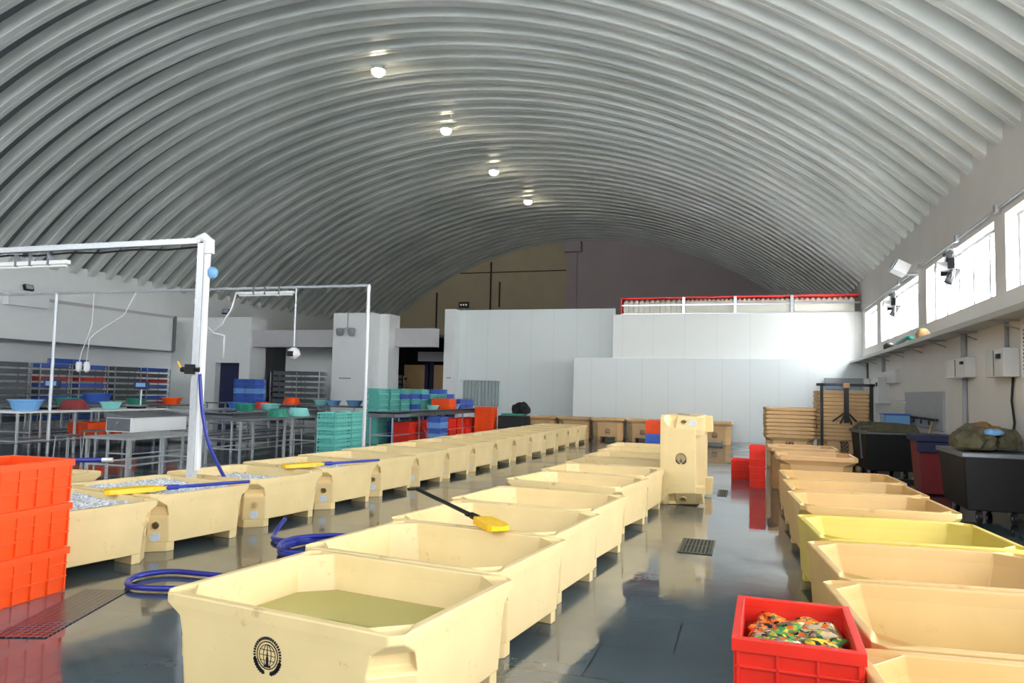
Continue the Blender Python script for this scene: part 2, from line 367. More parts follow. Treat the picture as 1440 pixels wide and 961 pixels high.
MB().box(-.45, -.43, -.2, .2, -.1, .1, mt).build('lens', 'lampglass', t)
MB().tube([(.1, 0, 0), (-.15, 0, 0)], .03).build('bracket', 'grey', t)
def ebox(name, y0, y1, z0, z1, d, lab, knob=True):
    t = tag(empty(name, (XR-.005, (y0+y1)/2, z0)), lab, 'electrical box')
    hy = (y1-y0)/2; MB().box(-d, 0, -hy, hy, 0, z1-z0).build('casing', 'boxgrey', t, .008)
    if knob:
        MB().box(-d-.03, -d, -hy+.1, -hy+.22, (z1-z0)*.65, (z1-z0)*.8).build('switch', 'black', t)
        MB().box(-d-.01, -d, -.01, .01, 0.02, z1-z0-.02).build('door_seam', 'darksteel', t)
ebox('electrical_box', 13.75, 14.95, 1.97, 2.3, .16, 'grey switch box below the shelf, second from the poster on the right wall')
ebox('electrical_box', 11.7, 12.5, 1.93, 2.33, .2, 'grey switch box beside the poster, with a wavy cable hanging from it')
ebox('electrical_box', 21.5, 24.0, 1.45, 2.15, .3, 'large grey control box near the far end of the right wall')
ebox('electrical_box', 20.2, 22.2, 1.98, 2.3, .1, 'small light grey box just above the large control box on the right wall', False)
def pipe(name, pts, r, mt, lab, cat): return tag(MB().tube(pts, r, 8).build(name, mt, smooth=True), lab, cat)
pipe('conduit_pipe', [(XR-.04, 14.3, 2.72), (XR-.04, 14.3, 2.3)], .05, 'grey', 'thick grey conduit dropping from the shelf into the second switch box', 'pipe')
pipe('conduit_pipe', [(XR-.04, 14.3, 1.97), (XR-.04, 14.3, .8)], .04, 'grey', 'grey conduit running down the wall below the second switch box', 'pipe')
pipe('conduit_pipe', [(XR-.04, 12.1, 2.72), (XR-.04, 12.1, 2.33)], .03, 'grey', 'short conduit above the switch box beside the poster', 'pipe')
pipe('conduit_pipe', [(XR-.04, 22.3, 2.7), (XR-.04, 22.3, 2.3)], .05, 'grey', 'dark conduit above the far control box', 'pipe')
pipe('conduit_pipe', [(XR-.04, 25.2, 2.68), (XR-.04, 25.2, 1.9), (XR-.04, 24, 1.85)], .03, 'darksteel', 'thin dark pipe bending at the far corner of the right wall', 'pipe')
pipe('power_cable', [(XR-.03, 11.9, 1.93), (XR-.03, 11.98, 1.6), (XR-.03, 11.88, 1.3), (XR-.03, 12.0, 1.0), (XR-.05, 11.95, .75)], .016, 'black', 'wavy black cable hanging from the switch box beside the poster', 'cable')
pipe('power_cable', [(XR-.3, 23.2, 1.45), (XR-.25, 23.6, 1.2), (XR-.2, 24.2, 1.12), (XR-.1, 24.8, 1.3)], .02, 'grey', 'loose grey cable looping under the large far control box', 'cable')
# poster
def notice(y0, y1, z0, z1, lab, n, seed):
    t = tag(empty('notice_board', (XR-.03, (y0+y1)/2, z0)), lab, 'sign'); hy = (y1-y0)/2; h = z1-z0; rr = random.Random(seed)
    MB().box(-.015, 0.02, -hy, hy, 0, h).build('board', 'white', t)
    for nm, mt, rows in (('red_writing', 'redpaint', [i for i in range(n) if i % 4 in (0, 1) and i < n*.45 or i % 5 == 3]), ('black_writing', 'ink', [i for i in range(n) if not (i % 4 in (0, 1) and i < n*.45 or i % 5 == 3)])):
        b = MB()
        for i in rows:
            zz = h-.05-(h-.08)*(i+.6)/n; y = hy-.08
            while y > -hy+.1:
                w = rr.uniform(.025, .06); b.box(-.018, -.015, y-w, y, zz-.012, zz+.018); y -= w+rr.uniform(.01, .03)
        if rows: b.build(nm, mt, t)
notice(10.6, 11.5, 1.92, 2.62, 'white notice board with lines of red and black writing at the right edge', 12, 1)
notice(10.8, 11.45, 1.55, 1.84, 'small white notice with black writing below the large notice board', 4, 2)
# things on the shelf
tag(MB().tube([(3.2, 17.2, 2.86), (3.25, 17.9, 2.92), (3.2, 18.6, 2.85), (3.22, 19.0, 2.84)], .05, 8).build('rubber_glove', 'green', smooth=True), 'green rolled rubber glove lying on the long wall shelf', 'glove')
tag(MB().lathe([(.03, 0), (.12, .02), (.14, .1), (.08, .2), (.03, .22)], (3.22, 16.2, 2.76), 12).build('plastic_bag', 'brown', smooth=True), 'small brown bag on the long wall shelf', 'bag')
tag(MB().lathe([(.1, 0), (.13, .03), (.13, .12), (.06, .18)], (3.2, 19.8, 2.76), 12).build('scrub_pad', 'black', smooth=True), 'black round pad on the wall shelf past the green glove', 'pad')
# tap manifold with blue box
t = tag(empty('sink_panel', (XR, 17.6, 0)), 'grey metal panel with tap handles and pipes low on the right wall', 'tap panel')
MB().box(-.05, 0, -1.8, 1.8, 1.0, 1.75).build('back_plate', 'grey', t, .01)
b = MB().tube([(-.1, -1.6, 1.2), (-.1, 1.6, 1.2)], .025, 6)
for k in range(5): b.tube([(-.1, -1.4+k*.7, 1.2), (-.2, -1.4+k*.7, 1.2), (-.2, -1.4+k*.7, 1.1)], .02, 6)
b.build('tap_rail', 'black', t)
t = tag(empty('wire_rack', (XR-.02, 19.8, 1.1)), 'small white wire rack hanging beside the tap panel', 'rack')
b = MB()
for k in range(7): b.tube([(-.04, -.5, .08*k), (-.04, .5, .08*k)], .012, 5)
b.build('wires', 'white', t)
t = tag(empty('storage_box', (3.1, 18.6, .95)), 'bright blue plastic box on the wash basin by the right wall', 'box')
MB().box(-.25, .25, -.35, .35, 0, .3).build('box_body', 'sky', t, .02); MB().box(-.27, .27, -.37, .37, .27, .31).build('box_rim', 'blue', t, .01)
t = tag(empty('wash_basin', (2.85, 19.0, 0)), 'white hand wash basin on the right wall behind the dark cart', 'basin')
MB().loft([[(sx*.4, sy*.9, z) for sx, sy in ((-1, -1), (1, -1), (1, 1), (-1, 1))] for z in (.72, .95)]).build('bowl', 'white', t, .03)
MB().box(-.1, .4, -.15, .15, 0, .72).build('pedestal', 'white', t)
t = tag(empty('squeegee', (3.15, 15.9, 0)), 'yellow-handled squeegee leaning on the right wall between the dark cart and the maroon bin', 'squeegee')
MB().tube([(-.2, 0, .04), (.25, .5, 1.15)], .016, 6).build('handle', 'wood', t); MB().box(-.45, .05, -.03, .03, 0, .06).build('blade', 'black', t)
# grey unit on back wall
t = tag(empty('air_curtain', (2.85, 25.9, 1.85)), 'grey metal panel unit on the white back wall above the taller tub stack', 'unit')
MB().box(-.55, .55, -.12, .1, 0, .36).build('casing', 'grey', t, .01); MB().box(-.5, .5, -.135, -.12, .06, .15).build('slot', 'sky', t)
# dark carts
def cart(name, lab, x, y, w, d, h, rz, top='olive'):
    t = tag(empty(name, (x, y, 0), rz), lab, 'cart')
    MB().loft([[(sx*(w/2-.05*(1-k)), sy*(d/2-.08*(1-k)), z) for sx, sy in ((-1, -1), (1, -1), (1, 1), (-1, 1))] for k, z in ((0, .16), (1, h*.8))]).build('hopper', 'black', t, .02)
    MB().box(-w/2-.03, w/2+.03, -d/2-.03, d/2+.03, h*.76, h*.82).build('rim', 'darksteel', t, .015)
    for sx in (-1, 1):
        for sy in (-1, 1):
            wb = MB().tube([(sx*(w/2-.2)-.025, sy*(d/2-.15), .08), (sx*(w/2-.2)+.025, sy*(d/2-.15), .08)], .08, 14); wh = wb.build('wheel', 'black', t)
            MB().tube([(sx*(w/2-.2)-.03, sy*(d/2-.15), .08), (sx*(w/2-.2)+.03, sy*(d/2-.15), .08)], .025, 8).build('hub', 'steel', wh)
    return t
t = cart('waste_cart', 'big black wheeled cart heaped with crumpled sacks at the right edge', 3.05, 11.75, .8, 1.4, 1.12, 0)
def lump(nm, mt, par, c, s, seed, label=None):
    rr = random.Random(seed); b = MB(); bmesh.ops.create_icosphere(b.bm, subdivisions=3, radius=1)
    for v in b.bm.verts:
        k = 1+.18*math.sin(v.co.x*5+seed)*math.cos(v.co.y*6+seed*2)+rr.uniform(-.06, .06)
        v.co = Vector((v.co.x*s[0]*k+c[0], v.co.y*s[1]*k+c[1], max(v.co.z, -.4)*s[2]*k+c[2]))
    return b.build(nm, mt, par)
for nm, mt, c, s, sd, lab in (('sack', 'olive', (2.88, 11.5, 1.04), (.27, .4, .22), 3, 'crumpled olive sack on the left of the heap in the big black cart'),
                     ('sack', 'brown', (3.1, 12.0, 1.06), (.28, .45, .22), 5, 'brown sack at the back of the heap in the big black cart'),
                     ('plastic_sheet', 'sky', (3.02, 11.35, 1.17), (.17, .2, .06), 8, 'pale folded plastic sheet on top of the heap in the big black cart'),
                     ('sack', 'olive', (3.26, 11.45, 1.04), (.15, .28, .18), 9, 'yellowish sack at the right of the heap in the big black cart')):
    tag(lump(nm, mt, None, c, s, sd), lab, 'sack')
t = cart('waste_cart', 'smaller dark cart with a grey sloping top by the wash basin', 2.6, 16.9, .95, 1.3, 1.15, .1)
MB().loft([[(-.5, y, .92), (.5, y, .92), (.42, y, 1.08), (-.3, y, 1.1)] for y in (-.7, .6)]).build('lid', 'olive', t, .02)
MB().tube([(-.55, -.6, .4), (-.6, -.65, 1.02), (-.1, -.68, 1.05)], .02, 6).build('push_handle', 'darksteel', t)
t = tag(empty('waste_bin', (2.95, 14.3, 0)), 'tall maroon bin with a navy lid against the right wall', 'bin')
MB().loft([[(sx*(.22+.05*k), sy*(.3+.06*k), z) for sx, sy in ((-1, -1), (1, -1), (1, 1), (-1, 1))] for k, z in ((0, .02), (1, .88))]).build('bin_body', 'maroon', t, .02)
MB().box(-.32, .32, -.42, .42, .88, 1.0).build('lid', 'navy', t, .025); MB().box(-.3, .3, -.44, -.4, .72, .88).build('lid_lip', 'navy', t, .01)

# ------------------------------------------------------------------ fish tubs
def octa(hx, hy, c, z):
    return [(-hx+c, -hy, z), (hx-c, -hy, z), (hx, -hy+c, z), (hx, hy-c, z), (hx-c, hy, z), (-hx+c, hy, z), (-hx, hy-c, z), (-hx, -hy+c, z)]
def tub(name, Lx, Wy, h, mt, taper=.015, wall=.05, foot=.085, sticker=True, lip=0):
    hx, hy = Lx/2, Wy/2; s = h/.54
    root = empty(name)
    b = MB(); secs = [(taper, .17, foot), (taper*.3+lip, .16, .34*s), (taper*.2+lip, .135, .44*s), (lip*.5, .065, .485*s), (0, .055, .49*s), (0, .055, h)]
    inn = [(wall, .15, h), (wall+.01, .15, .46*s), (wall+.06+taper*.6, .17, .15*s)]
    rings = [octa(hx-d, hy-d, c, z) for d, c, z in secs]+[octa(hx-d, hy-d, c, z) for d, c, z in inn]
    b.loft(rings)
    bm = b.bm; bm.normal_update(); bmesh.ops.recalc_face_normals(bm, faces=bm.faces); bm.faces.ensure_lookup_table()
    flare, rim = [], []
    for f in bm.faces:
        c = f.calc_center_median()
        if len(f.verts) == 4 and .35*s < c.z < .45*s and abs(abs(c.x)-hx) < .12 and abs(abs(c.y)-hy) < .12 and f.normal.dot(Vector((c.x, c.y, 0))) > 0: flare.append(f)
        if len(f.verts) == 4 and abs(f.normal.z) > .9 and c.z > h-.01 and abs(abs(c.x)-hx) < .12 and abs(abs(c.y)-hy) < .12: rim.append(f)
    bmesh.ops.inset_individual(bm, faces=flare, thickness=.025, depth=-.045)
    bmesh.ops.inset_individual(bm, faces=rim, thickness=.022, depth=-.022)
    b.build('body', mt, root, .009)
    # corner feet
    for sx in (-1, 1):
        for sy in (-1, 1):
            X, Y = hx-taper-.012, hy-taper-.012; c = .15; a = .19
            pts = [(X-c, Y), (X, Y-c), (X, Y-a-.04), (X-a-.05, Y-a-.04), (X-a-.05, Y)]
            MB().loft([[(sx*x, sy*y, z) for x, y in pts] for z in (0, foot+.01)]).build('foot', mt, root, .006)
    # round bosses on the corner faces, stickers below them
    for sx in (-1, 1):
        for sy in (-1, 1):
            n_ = Vector((sx, sy, 0)).normalized(); cpos = Vector((sx*(hx-taper*.75-lip*.6-.0815), sy*(hy-taper*.75-lip*.6-.0815), .25*s))
            MB().tube([cpos-n_*.02, cpos+n_*.012, cpos+n_*.012, cpos-n_*.004], [.045, .045, .033, .026], 16).build('drain_plug', mt, root)
            if sticker and sy < 0:
                q = Vector((sx*(hx-taper*.9-lip*.3-.0835), sy*(hy-taper*.9-lip*.3-.0835), .145*s)); MB().tube([q-n_*.01, q+n_*.004], .047, 16).build('sticker', 'sticker', root)
    return root
def emblem(parent, x, y, z, s, tilt, face='-Y'):
    """round mark: broken ring of lettering, globe with meridians, tower, two leaves"""
    b = MB(); E = .003
    def seg(p, q, w):
        p, q = Vector(p), Vector(q); d = (q-p); n = Vector((-d.y, d.x)).normalized()*w/2
        a = [p+n, p-n, q-n, q+n]; b.loft([[(v.x*s, yy, v.y*s) for v in a] for yy in (0, -E)])
    for k in range(26):
        a0 = math.radians(-30+240*k/26); a1 = a0+math.radians(6.2)
        r = .93
        seg((r*math.cos(a0), r*math.sin(a0)), (r*math.cos(a1), r*math.sin(a1)), .15)
    for k in range(40):
        a0 = 2*PI*k/40; a1 = 2*PI*(k+1)/40
        for r, w in ((.74, .05), (.58, .03)): seg((r*math.cos(a0), r*math.sin(a0)), (r*math.cos(a1), r*math.sin(a1)), w)
        for q in (.28,): seg((q*math.cos(a0), .58*math.sin(a0)), (q*math.cos(a1), .58*math.sin(a1)), .025)
    for zz in (-.28, 0, .28): seg((-math.sqrt(.3364-zz*zz), zz), (math.sqrt(.3364-zz*zz), zz), .025)
    seg((0, -.6), (0, .58), .03); seg((0, -.62), (0, -.1), .16); seg((0, -.12), (0, .12), .08)
    seg((-.24, -.6), (.24, -.6), .1)
    for sg in (-1, 1):
        for k in range(7):
            a = math.radians(-90+sg*(14+9*k)); seg((.82*math.cos(a)*1.02, .85*math.sin(a)-.1), (1.0*math.cos(a+sg*.16), 1.0*math.sin(a+sg*.16)-.05), .2)
    o = b.build('emblem', 'ink', parent)
    o.matrix_local = Matrix.Translation((x, y, z)) @ (Matrix.Rotation(-tilt, 4, 'X') if face == '-Y' else Matrix.Rotation(PI/2, 4, 'Z') @ Matrix.Rotation(-tilt, 4, 'X'))
    o['label'] = 'black round globe emblem'; return o
LX, WY, HT = 1.46, 1.17, .54
def newtub(proto, first, loc, rz, label, group, rot=None):
    o = proto if first else dup(proto)
    o.location = loc; o.rotation_euler = rot if rot else (0, 0, rz)
    return tag(o, label, 'tub', group)
def slab(name, mt, loc, rz, z, sx=1, deep=.02, rough=0, seed=0, heap=0.0):
    """octagonal filling level inside a tub"""
    hx, hy = (LX/2-.10)*sx, (WY/2-.10); b = MB()
    if not rough:
        b.loft([octa(hx, hy, .17, z-deep), octa(hx, hy, .17, z)])
        o = b.build(name, mt)
    else:
        rr = random.Random(seed); bm = b.bm; nx, ny = 56, 44; g = []
        for i in range(nx+1):
            row = []
            for j in range(ny+1):
                x = -hx+2*hx*i/nx; y = -hy+2*hy*j/ny; ex = abs(x)+abs(y)-(hx+hy-.17)
                if ex > 0: x -= math.copysign(ex/2, x); y -= math.copysign(ex/2, y)
                zz = z+rr.uniform(-rough, rough)+heap*(1-abs(x/hx)**2)*(1-abs(y/hy)**2)+.012*math.sin(x*7+seed)*math.cos(y*8)
                row.append(bm.verts.new((x, y, zz)))
            g.append(row)
        for i in range(nx):
            for j in range(ny): bm.faces.new((g[i][j], g[i+1][j], g[i+1][j+1], g[i][j+1]))
        o = b.build(name, mt); md = o.modifiers.new('thick', 'SOLIDIFY'); md.thickness = .06; md.offset = -1
    o.location = (loc[0], loc[1], 0); o.rotation_euler = (0, 0, rz); return o
cream = tub('fish_tub', LX, WY, HT, 'cream'); emb0 = emblem(cream, .0, -WY/2+.0055, .34, .085, -.035); reg(cream)
XLr = -5.09-LX/2+.0
Ledge = [4.34, 5.6, 7.0, 8.36, 9.63, 10.9, 12.13, 13.4, 14.65, 15.9, 17.15, 18.4, 19.63, 20.88, 22.1]
ice_lab = ['nearest tub of the left row, full of crushed ice, beside the orange crates', 'second tub of the left row, full of crushed ice, under a yellow paddle',
    'third tub of the left row, full of crushed ice, just past the tall white post', 'fourth tub of the left row, with some ice and a yellow paddle on its rim']
Ltubs = []
for i, y in enumerate(Ledge):
    lab = ice_lab[i] if i < 4 else 'cream tub, %s from the camera in the long left row' % ordn(i)
    if i == 14: lab = 'farthest cream tub of the long left row, nearest the back wall'
    xo = [-.08, -.06, -.03, 0, .02][i] if i < 5 else .03+.012*(i-5)
    rz = ([-.19, -.18, -.14, -.13, -.12, -.1, -.09, -.08]+[-.06]*7)[i]
    y += -.73*math.sin(rz); Ltubs.append((XLr+xo, y+WY/2, rz))
    newtub(cream, i == 0, (XLr+xo, y+WY/2, 0), rz, lab, 'cream fish tubs in the left row')
for i, (z, lab) in enumerate([(.435, 'crushed ice filling the nearest tub of the left row'), (.44, 'crushed ice in the second tub of the left row'), (.43, 'crushed ice in the third tub of the left row, past the white post'),
        (.40, 'crushed ice lower down in the fourth tub of the left row'), (.36, 'crushed ice deep in the fifth tub of the left row'), (.40, 'crushed ice in the sixth tub of the left row')]):
    x, y, rz = Ltubs[i]; tag(slab('crushed_ice', 'ice', (x, y), rz, z, rough=.014, seed=i+1, heap=.015), lab, 'ice', None, 'stuff')
Mt = [(-2.06, 3.60, -.14, 0), (-2.04, 4.80, -.13, 0), (-2.02, 6.0, -.12, 0), (-1.99, 7.22, -.13, 0), (-1.99, 8.95, -.17, 0), (-1.93, 10.2, -.10, 0), (-1.9, 11.45, -.08, 0), (-1.9, 12.72, -.05, 0), (-1.92, 13.95, -.04, 0), (-2.0, 15.2, .0, 0)]
mlab = ['nearest tub of the middle row, with a black round emblem and shallow water inside', 'second tub of the middle row, directly behind the emblem tub', 'third tub of the middle row, with a yellow blade over its near rim',
        'fourth tub of the middle row, last before the gap', 'fifth tub of the middle row, first after the gap', 'sixth tub of the middle row, beside the tub stood on its side']
for i, (x, y, rz, _) in enumerate(Mt):
    lab = mlab[i] if i < 6 else 'cream tub, %s from the camera in the middle row' % ordn(i)
    newtub(cream, False, (x, y, 0), rz, lab, 'cream fish tubs in the middle row')
for i, z in ((0, .335), (1, .2), (2, .17)):
    tag(slab('tub_water', 'water', Mt[i][:2], Mt[i][2], z, deep=.02), ['shallow greenish water in the nearest middle-row tub', 'thin water at the bottom of the second middle-row tub', 'thin water at the bottom of the third middle-row tub'][i], 'water', None, 'stuff')
# standing tub
U = dup(cream); tag(U, 'cream tub stood up on its long side at the end of the middle row', 'tub', 'cream fish tubs in the middle row')
# axes: tub long axis -> world Y, tub up -> world -X, tub width -> world Z
mx = Matrix(((0, 0, -1, 0), (1, 0, 0, 0), (0, -1, 0, 0), (0, 0, 0, 1)))
U.matrix_world = Matrix.Translation((-.60, 11.62, .645)) @ Rz(-.05) @ mx @ Matrix.Scale(1.1, 4)
e2 = emblem(U, 0, 0, 0, .07, 0); e2.matrix_local = Matrix.Translation((-LX/2+.004, -.03, .27)) @ Rz(-PI/2) @ Matrix.Rotation(PI/2, 4, 'Y')
# right row
honey = tub('fish_tub', LX-.03, WY, HT, 'honey'); emblem(honey, 0, -WY/2+.0055, .34, .085, -.035); reg(honey)
yel = tub('fish_tub', LX-.03, WY, HT, 'yellow'); reg(yel)
Rt = [(1.17, 3.02, .10, 'h', 'nearest tub of the right row, cut by the bottom right corner of the photo'), (1.16, 4.24, .1, 'h', 'second tub of the right row, behind the red crate, greenish water inside'),
      (1.16, 5.46, .1, 'h', 'third tub of the right row, honey coloured and empty'), (1.16, 6.74, .1, 'y', 'yellower tub of the right row, fourth from the camera'),
      (1.14, 8.45, .07, 'h', 'fifth tub of the right row, first of the three after the gap'), (1.13, 9.7, .06, 'h', 'sixth tub of the right row, middle of the three after the gap'), (1.13, 10.93, .06, 'h', 'seventh tub of the right row, last of the three after the gap')]
fh = True
for x, y, rz, k, lab in Rt:
    if k == 'y': newtub(yel, True, (x, y, 0), rz, lab, 'tubs in the right row')
    else: newtub(honey, fh, (x, y, 0), rz, lab, 'tubs in the right row'); fh = False
tag(slab('tub_water', 'water', (1.16, 4.24), .1, .2), 'thin greenish water in the second tub of the right row', 'water', None, 'stuff')
tag(slab('tub_water', 'water', (1.16, 6.74), .1, .2), 'yellowish water at the bottom of the yellower right-row tub', 'water', None, 'stuff')
tall = tub('fish_tub', 1.12, 1.0, .72, 'tan', taper=.06, foot=.11, sticker=True, lip=.045); emblem(tall, 0, -.5+.052, .3, .085, -.05); reg(tall)
newtub(tall, True, (.93, 12.25, 0), .0, 'tall tan tub with scuffed front behind the seven lower tubs of the right row', 'tall tan tubs')
newtub(tall, False, (.85, 14.0, 0), .0, 'tall tan tub just in front of the two nested stacks', 'tall tan tubs')
for i, x in enumerate((-6.85, -5.68, -4.52, -3.36, -2.2, -1.08)):
    lab = ['leftmost tall tan tub of the line against the white back wall, black bag beside it', 'second tall tan tub from the left against the back wall', 'third tall tan tub from the left against the back wall', 'fourth tall tan tub from the left against the back wall',
           'fifth tall tan tub from the left against the back wall, behind stacked crates', 'rightmost tall tan tub against the back wall, peeking out past the standing tub'][i]
    newtub(tall, False, (x, 25.0, 0), 0, lab, 'tall tan tubs')
for k in range(8):
    lab = 'bottom tub of the shorter nested stack at the right, by the back wall' if k == 0 else 'topmost tub of the shorter nested stack at the right' if k == 7 else 'nested tan tub, %s from the top of the shorter stack' % ordn(7-k)
    newtub(tall, False, (.86+random.uniform(-.012, .012), 18.4+random.uniform(-.01, .01), .088*k), 0, lab, 'tubs nested in the shorter stack')
for k in range(13):
    lab = 'bottom tub of the taller nested stack at the right, with a black emblem' if k == 0 else 'topmost tub of the taller nested stack at the right' if k == 12 else 'nested tan tub, %s from the top of the taller stack' % ordn(12-k)
    newtub(tall, False, (1.98+random.uniform(-.012, .012), 18.4+random.uniform(-.01, .01), .085*k), 0, lab, 'tubs nested in the taller stack')
t = tag(empty('pallet_stand', (1.98, 17.75, 0)), 'dark upright frame standing in front of the taller nested stack', 'frame')
MB().box(-.5, -.44, 0, .06, 0, 1.9).build('post', 'black', t); MB().box(.5, .57, 0, .06, 0, 1.9).build('post', 'black', t)
MB().box(-.58, .6, 0, .06, 1.84, 1.9).build('top_bar', 'black', t); MB().box(-.5, .57, 0, .05, .3, .36).build('low_bar', 'black', t)
t = tag(empty('strap_bundle', (2.0, 17.66, 1.84)), 'bunch of black straps hanging from the dark frame', 'straps')
b = MB().box(-.05, .05, -.02, .03, -.8, .05)
for a, l in ((-.9, .36), (-.45, .3), (-.15, .25), (.35, .3), (.75, .3)): b.tube([(0, 0, -.55), (math.sin(a)*l, 0, -.55-math.cos(a)*l)], .022, 6)
b.build('straps', 'black', t, .005); MB().box(-.07, .07, -.03, .04, -.04, .07).build('knot', 'brown', t, .01)

# ------------------------------------------------------------------ crates
def crate(name, w, d, h, mt, ribs=True, holes=False):
    r = empty(name); b = MB(); t = .018
    fl = .03
    o_ = [(fl, 0), (0.012, h-.03)]
    hx, hy = w/2, d/2
    def rect(e, z): return [(-hx+e, -hy+e, z), (hx-e, -hy+e, z), (hx-e, hy-e, z), (-hx+e, hy-e, z)]
    b.loft([rect(.03, 0), rect(.014, h-.03), rect(.014+t, h-.03), rect(.03+t, .02)])
    if ribs:
        for k in (.33, .62):
            z = h*k
            b.box(-hx+.012, hx-.012, -hy+.008, -hy+.03, z, z+.012).box(-hx+.012, hx-.012, hy-.03, hy-.008, z, z+.012)
            b.box(-hx+.008, -hx+.03, -hy+.012, hy-.012, z, z+.012).box(hx-.03, hx-.008, -hy+.012, hy-.012, z, z+.012)
        n = max(3, int(w/.13))
        for k in range(n+1):
            x = -hx+.025+(w-.05)*k/n; b.box(x-.006, x+.006, -hy+.008, -hy+.03, 0.01, h-.03).box(x-.006, x+.006, hy-.03, hy-.008, .01, h-.03)
        n = max(3, int(d/.13))
        for k in range(n+1):
            y = -hy+.025+(d-.05)*k/n; b.box(-hx+.008, -hx+.03, y-.006, y+.006, .01, h-.03).box(hx-.03, hx-.008, y-.006, y+.006, .01, h-.03)
    b.build('crate_body', mt, r, .002 if ribs else 0)
    b = MB(); b.loft([rect(0, h-.05), rect(0, h), rect(.035, h), rect(.035, h-.04)], False, False)
    bm = b.bm; b.build('rim', mt, r, .003)
    reg(r); return r
# packets crate in front
pc = crate('plastic_crate', .5, .68, .31, 'red')
lo = pc; lo.location = (.185, 3.53, 0); tag(lo, 'lower red crate under the crate full of packets', 'crate', 'red crates by the right row')
up = dup(pc, (.185, 3.53, .31), (0, 0, -.02)); tag(up, 'red crate full of printed packets at the bottom right', 'crate', 'red crates by the right row')
# snack packets
rr = random.Random(4)
pk = MB(); nx, ny = 10, 8; g = []
bm = pk.bm
def pkt():
    b = MB(); bm = b.bm; nx, ny = 12, 10; top, bot = [], []
    for sgn, store in ((1, top), (-1, bot)):
        for i in range(nx+1):
            row = []
            for j in range(ny+1):
                u, v = i/nx*2-1, j/ny*2-1; th = .028*(1-u**4)*(1-v**4)
                row.append(bm.verts.new((u*.085, v*.062, sgn*th+.004*math.sin(u*9+v*7)*(1-abs(u)))))
            store.append(row)
    for st in (top, bot):
        for i in range(nx):
            for j in range(ny): bm.faces.new((st[i][j], st[i+1][j], st[i+1][j+1], st[i][j+1]))
    bmesh.ops.remove_doubles(bm, verts=bm.verts, dist=.0005)
    return b.build('food_packet', 'foil', smooth=True)
PKM = []
for nm, c1 in (('yellow', (245, 205, 60)), ('cream', (190, 170, 140)), ('green', (70, 140, 70)), ('orange', (240, 130, 50))):
    m = M['foil'].copy(); m.name = 'packet_foil_'+nm; PKM.append(m)
    rmp = [x for x in m.node_tree.nodes if x.type == 'VALTORGB'][0]; rmp.color_ramp.elements[0].color = lin(c1); rmp.color_ramp.elements[3].color = lin(c1)
protos = []
for m in PKM:
    o = pkt(); o.data.materials[0] = m; protos.append(o)
k = 0; cn = ['yellow', 'cream', 'green', 'orange']
rown = ['back', 'second', 'third', 'front']
for iy in range(6):
    for ix in range(4):
        c = rr.randrange(4); o = protos[c] if all(True for _ in ()) and not protos[c].get('label') else protos[c].copy()
        if o is not protos[c]: C.objects.link(o)
        o.location = (.185-.117+ix*.078+rr.uniform(-.012, .012), 3.53-.2+iy*.08+rr.uniform(-.012, .012), .50+.025*rr.random()+(.02 if 0 < iy < 5 else 0)+(.015 if ix % 2 else 0))
        o.rotation_euler = (rr.uniform(-.55, .55), rr.uniform(-.4, .4), rr.uniform(0, 3))
        o.scale = (1, 1, 1)
        tag(o, '%s food packet on top in the red crate, %s row, %s from the left' % (cn[c], ordn(iy), ordn(ix)), 'packet', 'food packets heaped in the red crate'); k += 1
# under layer of packets
for iy in range(5):
    for ix in range(3):
        o = protos[(ix+iy) % 4].copy(); C.objects.link(o); o.location = (.185-.1+ix*.1, 3.53-.19+iy*.095, .445); o.rotation_euler = (.25*(-1)**ix, .2*(-1)**iy, .7*ix+iy)
        tag(o, '%s packet underneath in the red crate, %s row, %s from the left' % (cn[(ix+iy) % 4], ordn(iy), ordn(ix)), 'packet', 'food packets heaped in the red crate')
# orange stack left
oc = crate('plastic_crate', .62, .62, .333, 'orange')
for k in range(3):
    o = oc if k == 0 else dup(oc); o.location = (-5.24, 4.12, .333*k); o.rotation_euler = (0, 0, .04)
    tag(o, ['bottom', 'middle', 'top'][k]+' orange crate of the stack at the left edge of the photo', 'crate', 'orange crates stacked at the left edge')
# red crates in the aisle
for i, (x, y, z, lab) in enumerate([(-.17, 15.0, 0, 'lower red crate on the left of the pair of stacks standing in the far aisle'), (-.17, 15.0, .186, 'upper red crate of the left, lower stack in the far aisle'),
        (.12, 13.85, 0, 'bottom red crate of the taller aisle stack beside the tall tan tub'), (.12, 13.85, .36, 'top red crate of the taller aisle stack'), (.12, 13.85, .62-.3, 'x')][:4]):
    o = dup(pc, (x, y, z), (0, 0, 0)); o.scale = (.72 if i < 2 else .55, .6, .6 if i < 2 else 1.16); tag(o, lab, 'crate', 'red crates in the far aisle')
o = dup(pc, (-2.68, 22.3, 0), (0, 0, 0)); o['label'] = 'blue crate'
for ch in [c for c in C.objects if c.parent == o]:
    ch.data = ch.data.copy(); ch.data.materials[0] = M['blue']
reg(o); tag(o, 'blue crate under the orange one behind the middle row', 'crate', 'crate pair behind the middle row'); o.scale = (1, 1, 1.3)
o2 = dup(oc, (-2.68, 22.3, .403), (0, 0, 0)); o2.scale = (.82, .9, 1.15); tag(o2, 'orange crate on the blue one behind the middle row', 'crate', 'crate pair behind the middle row')
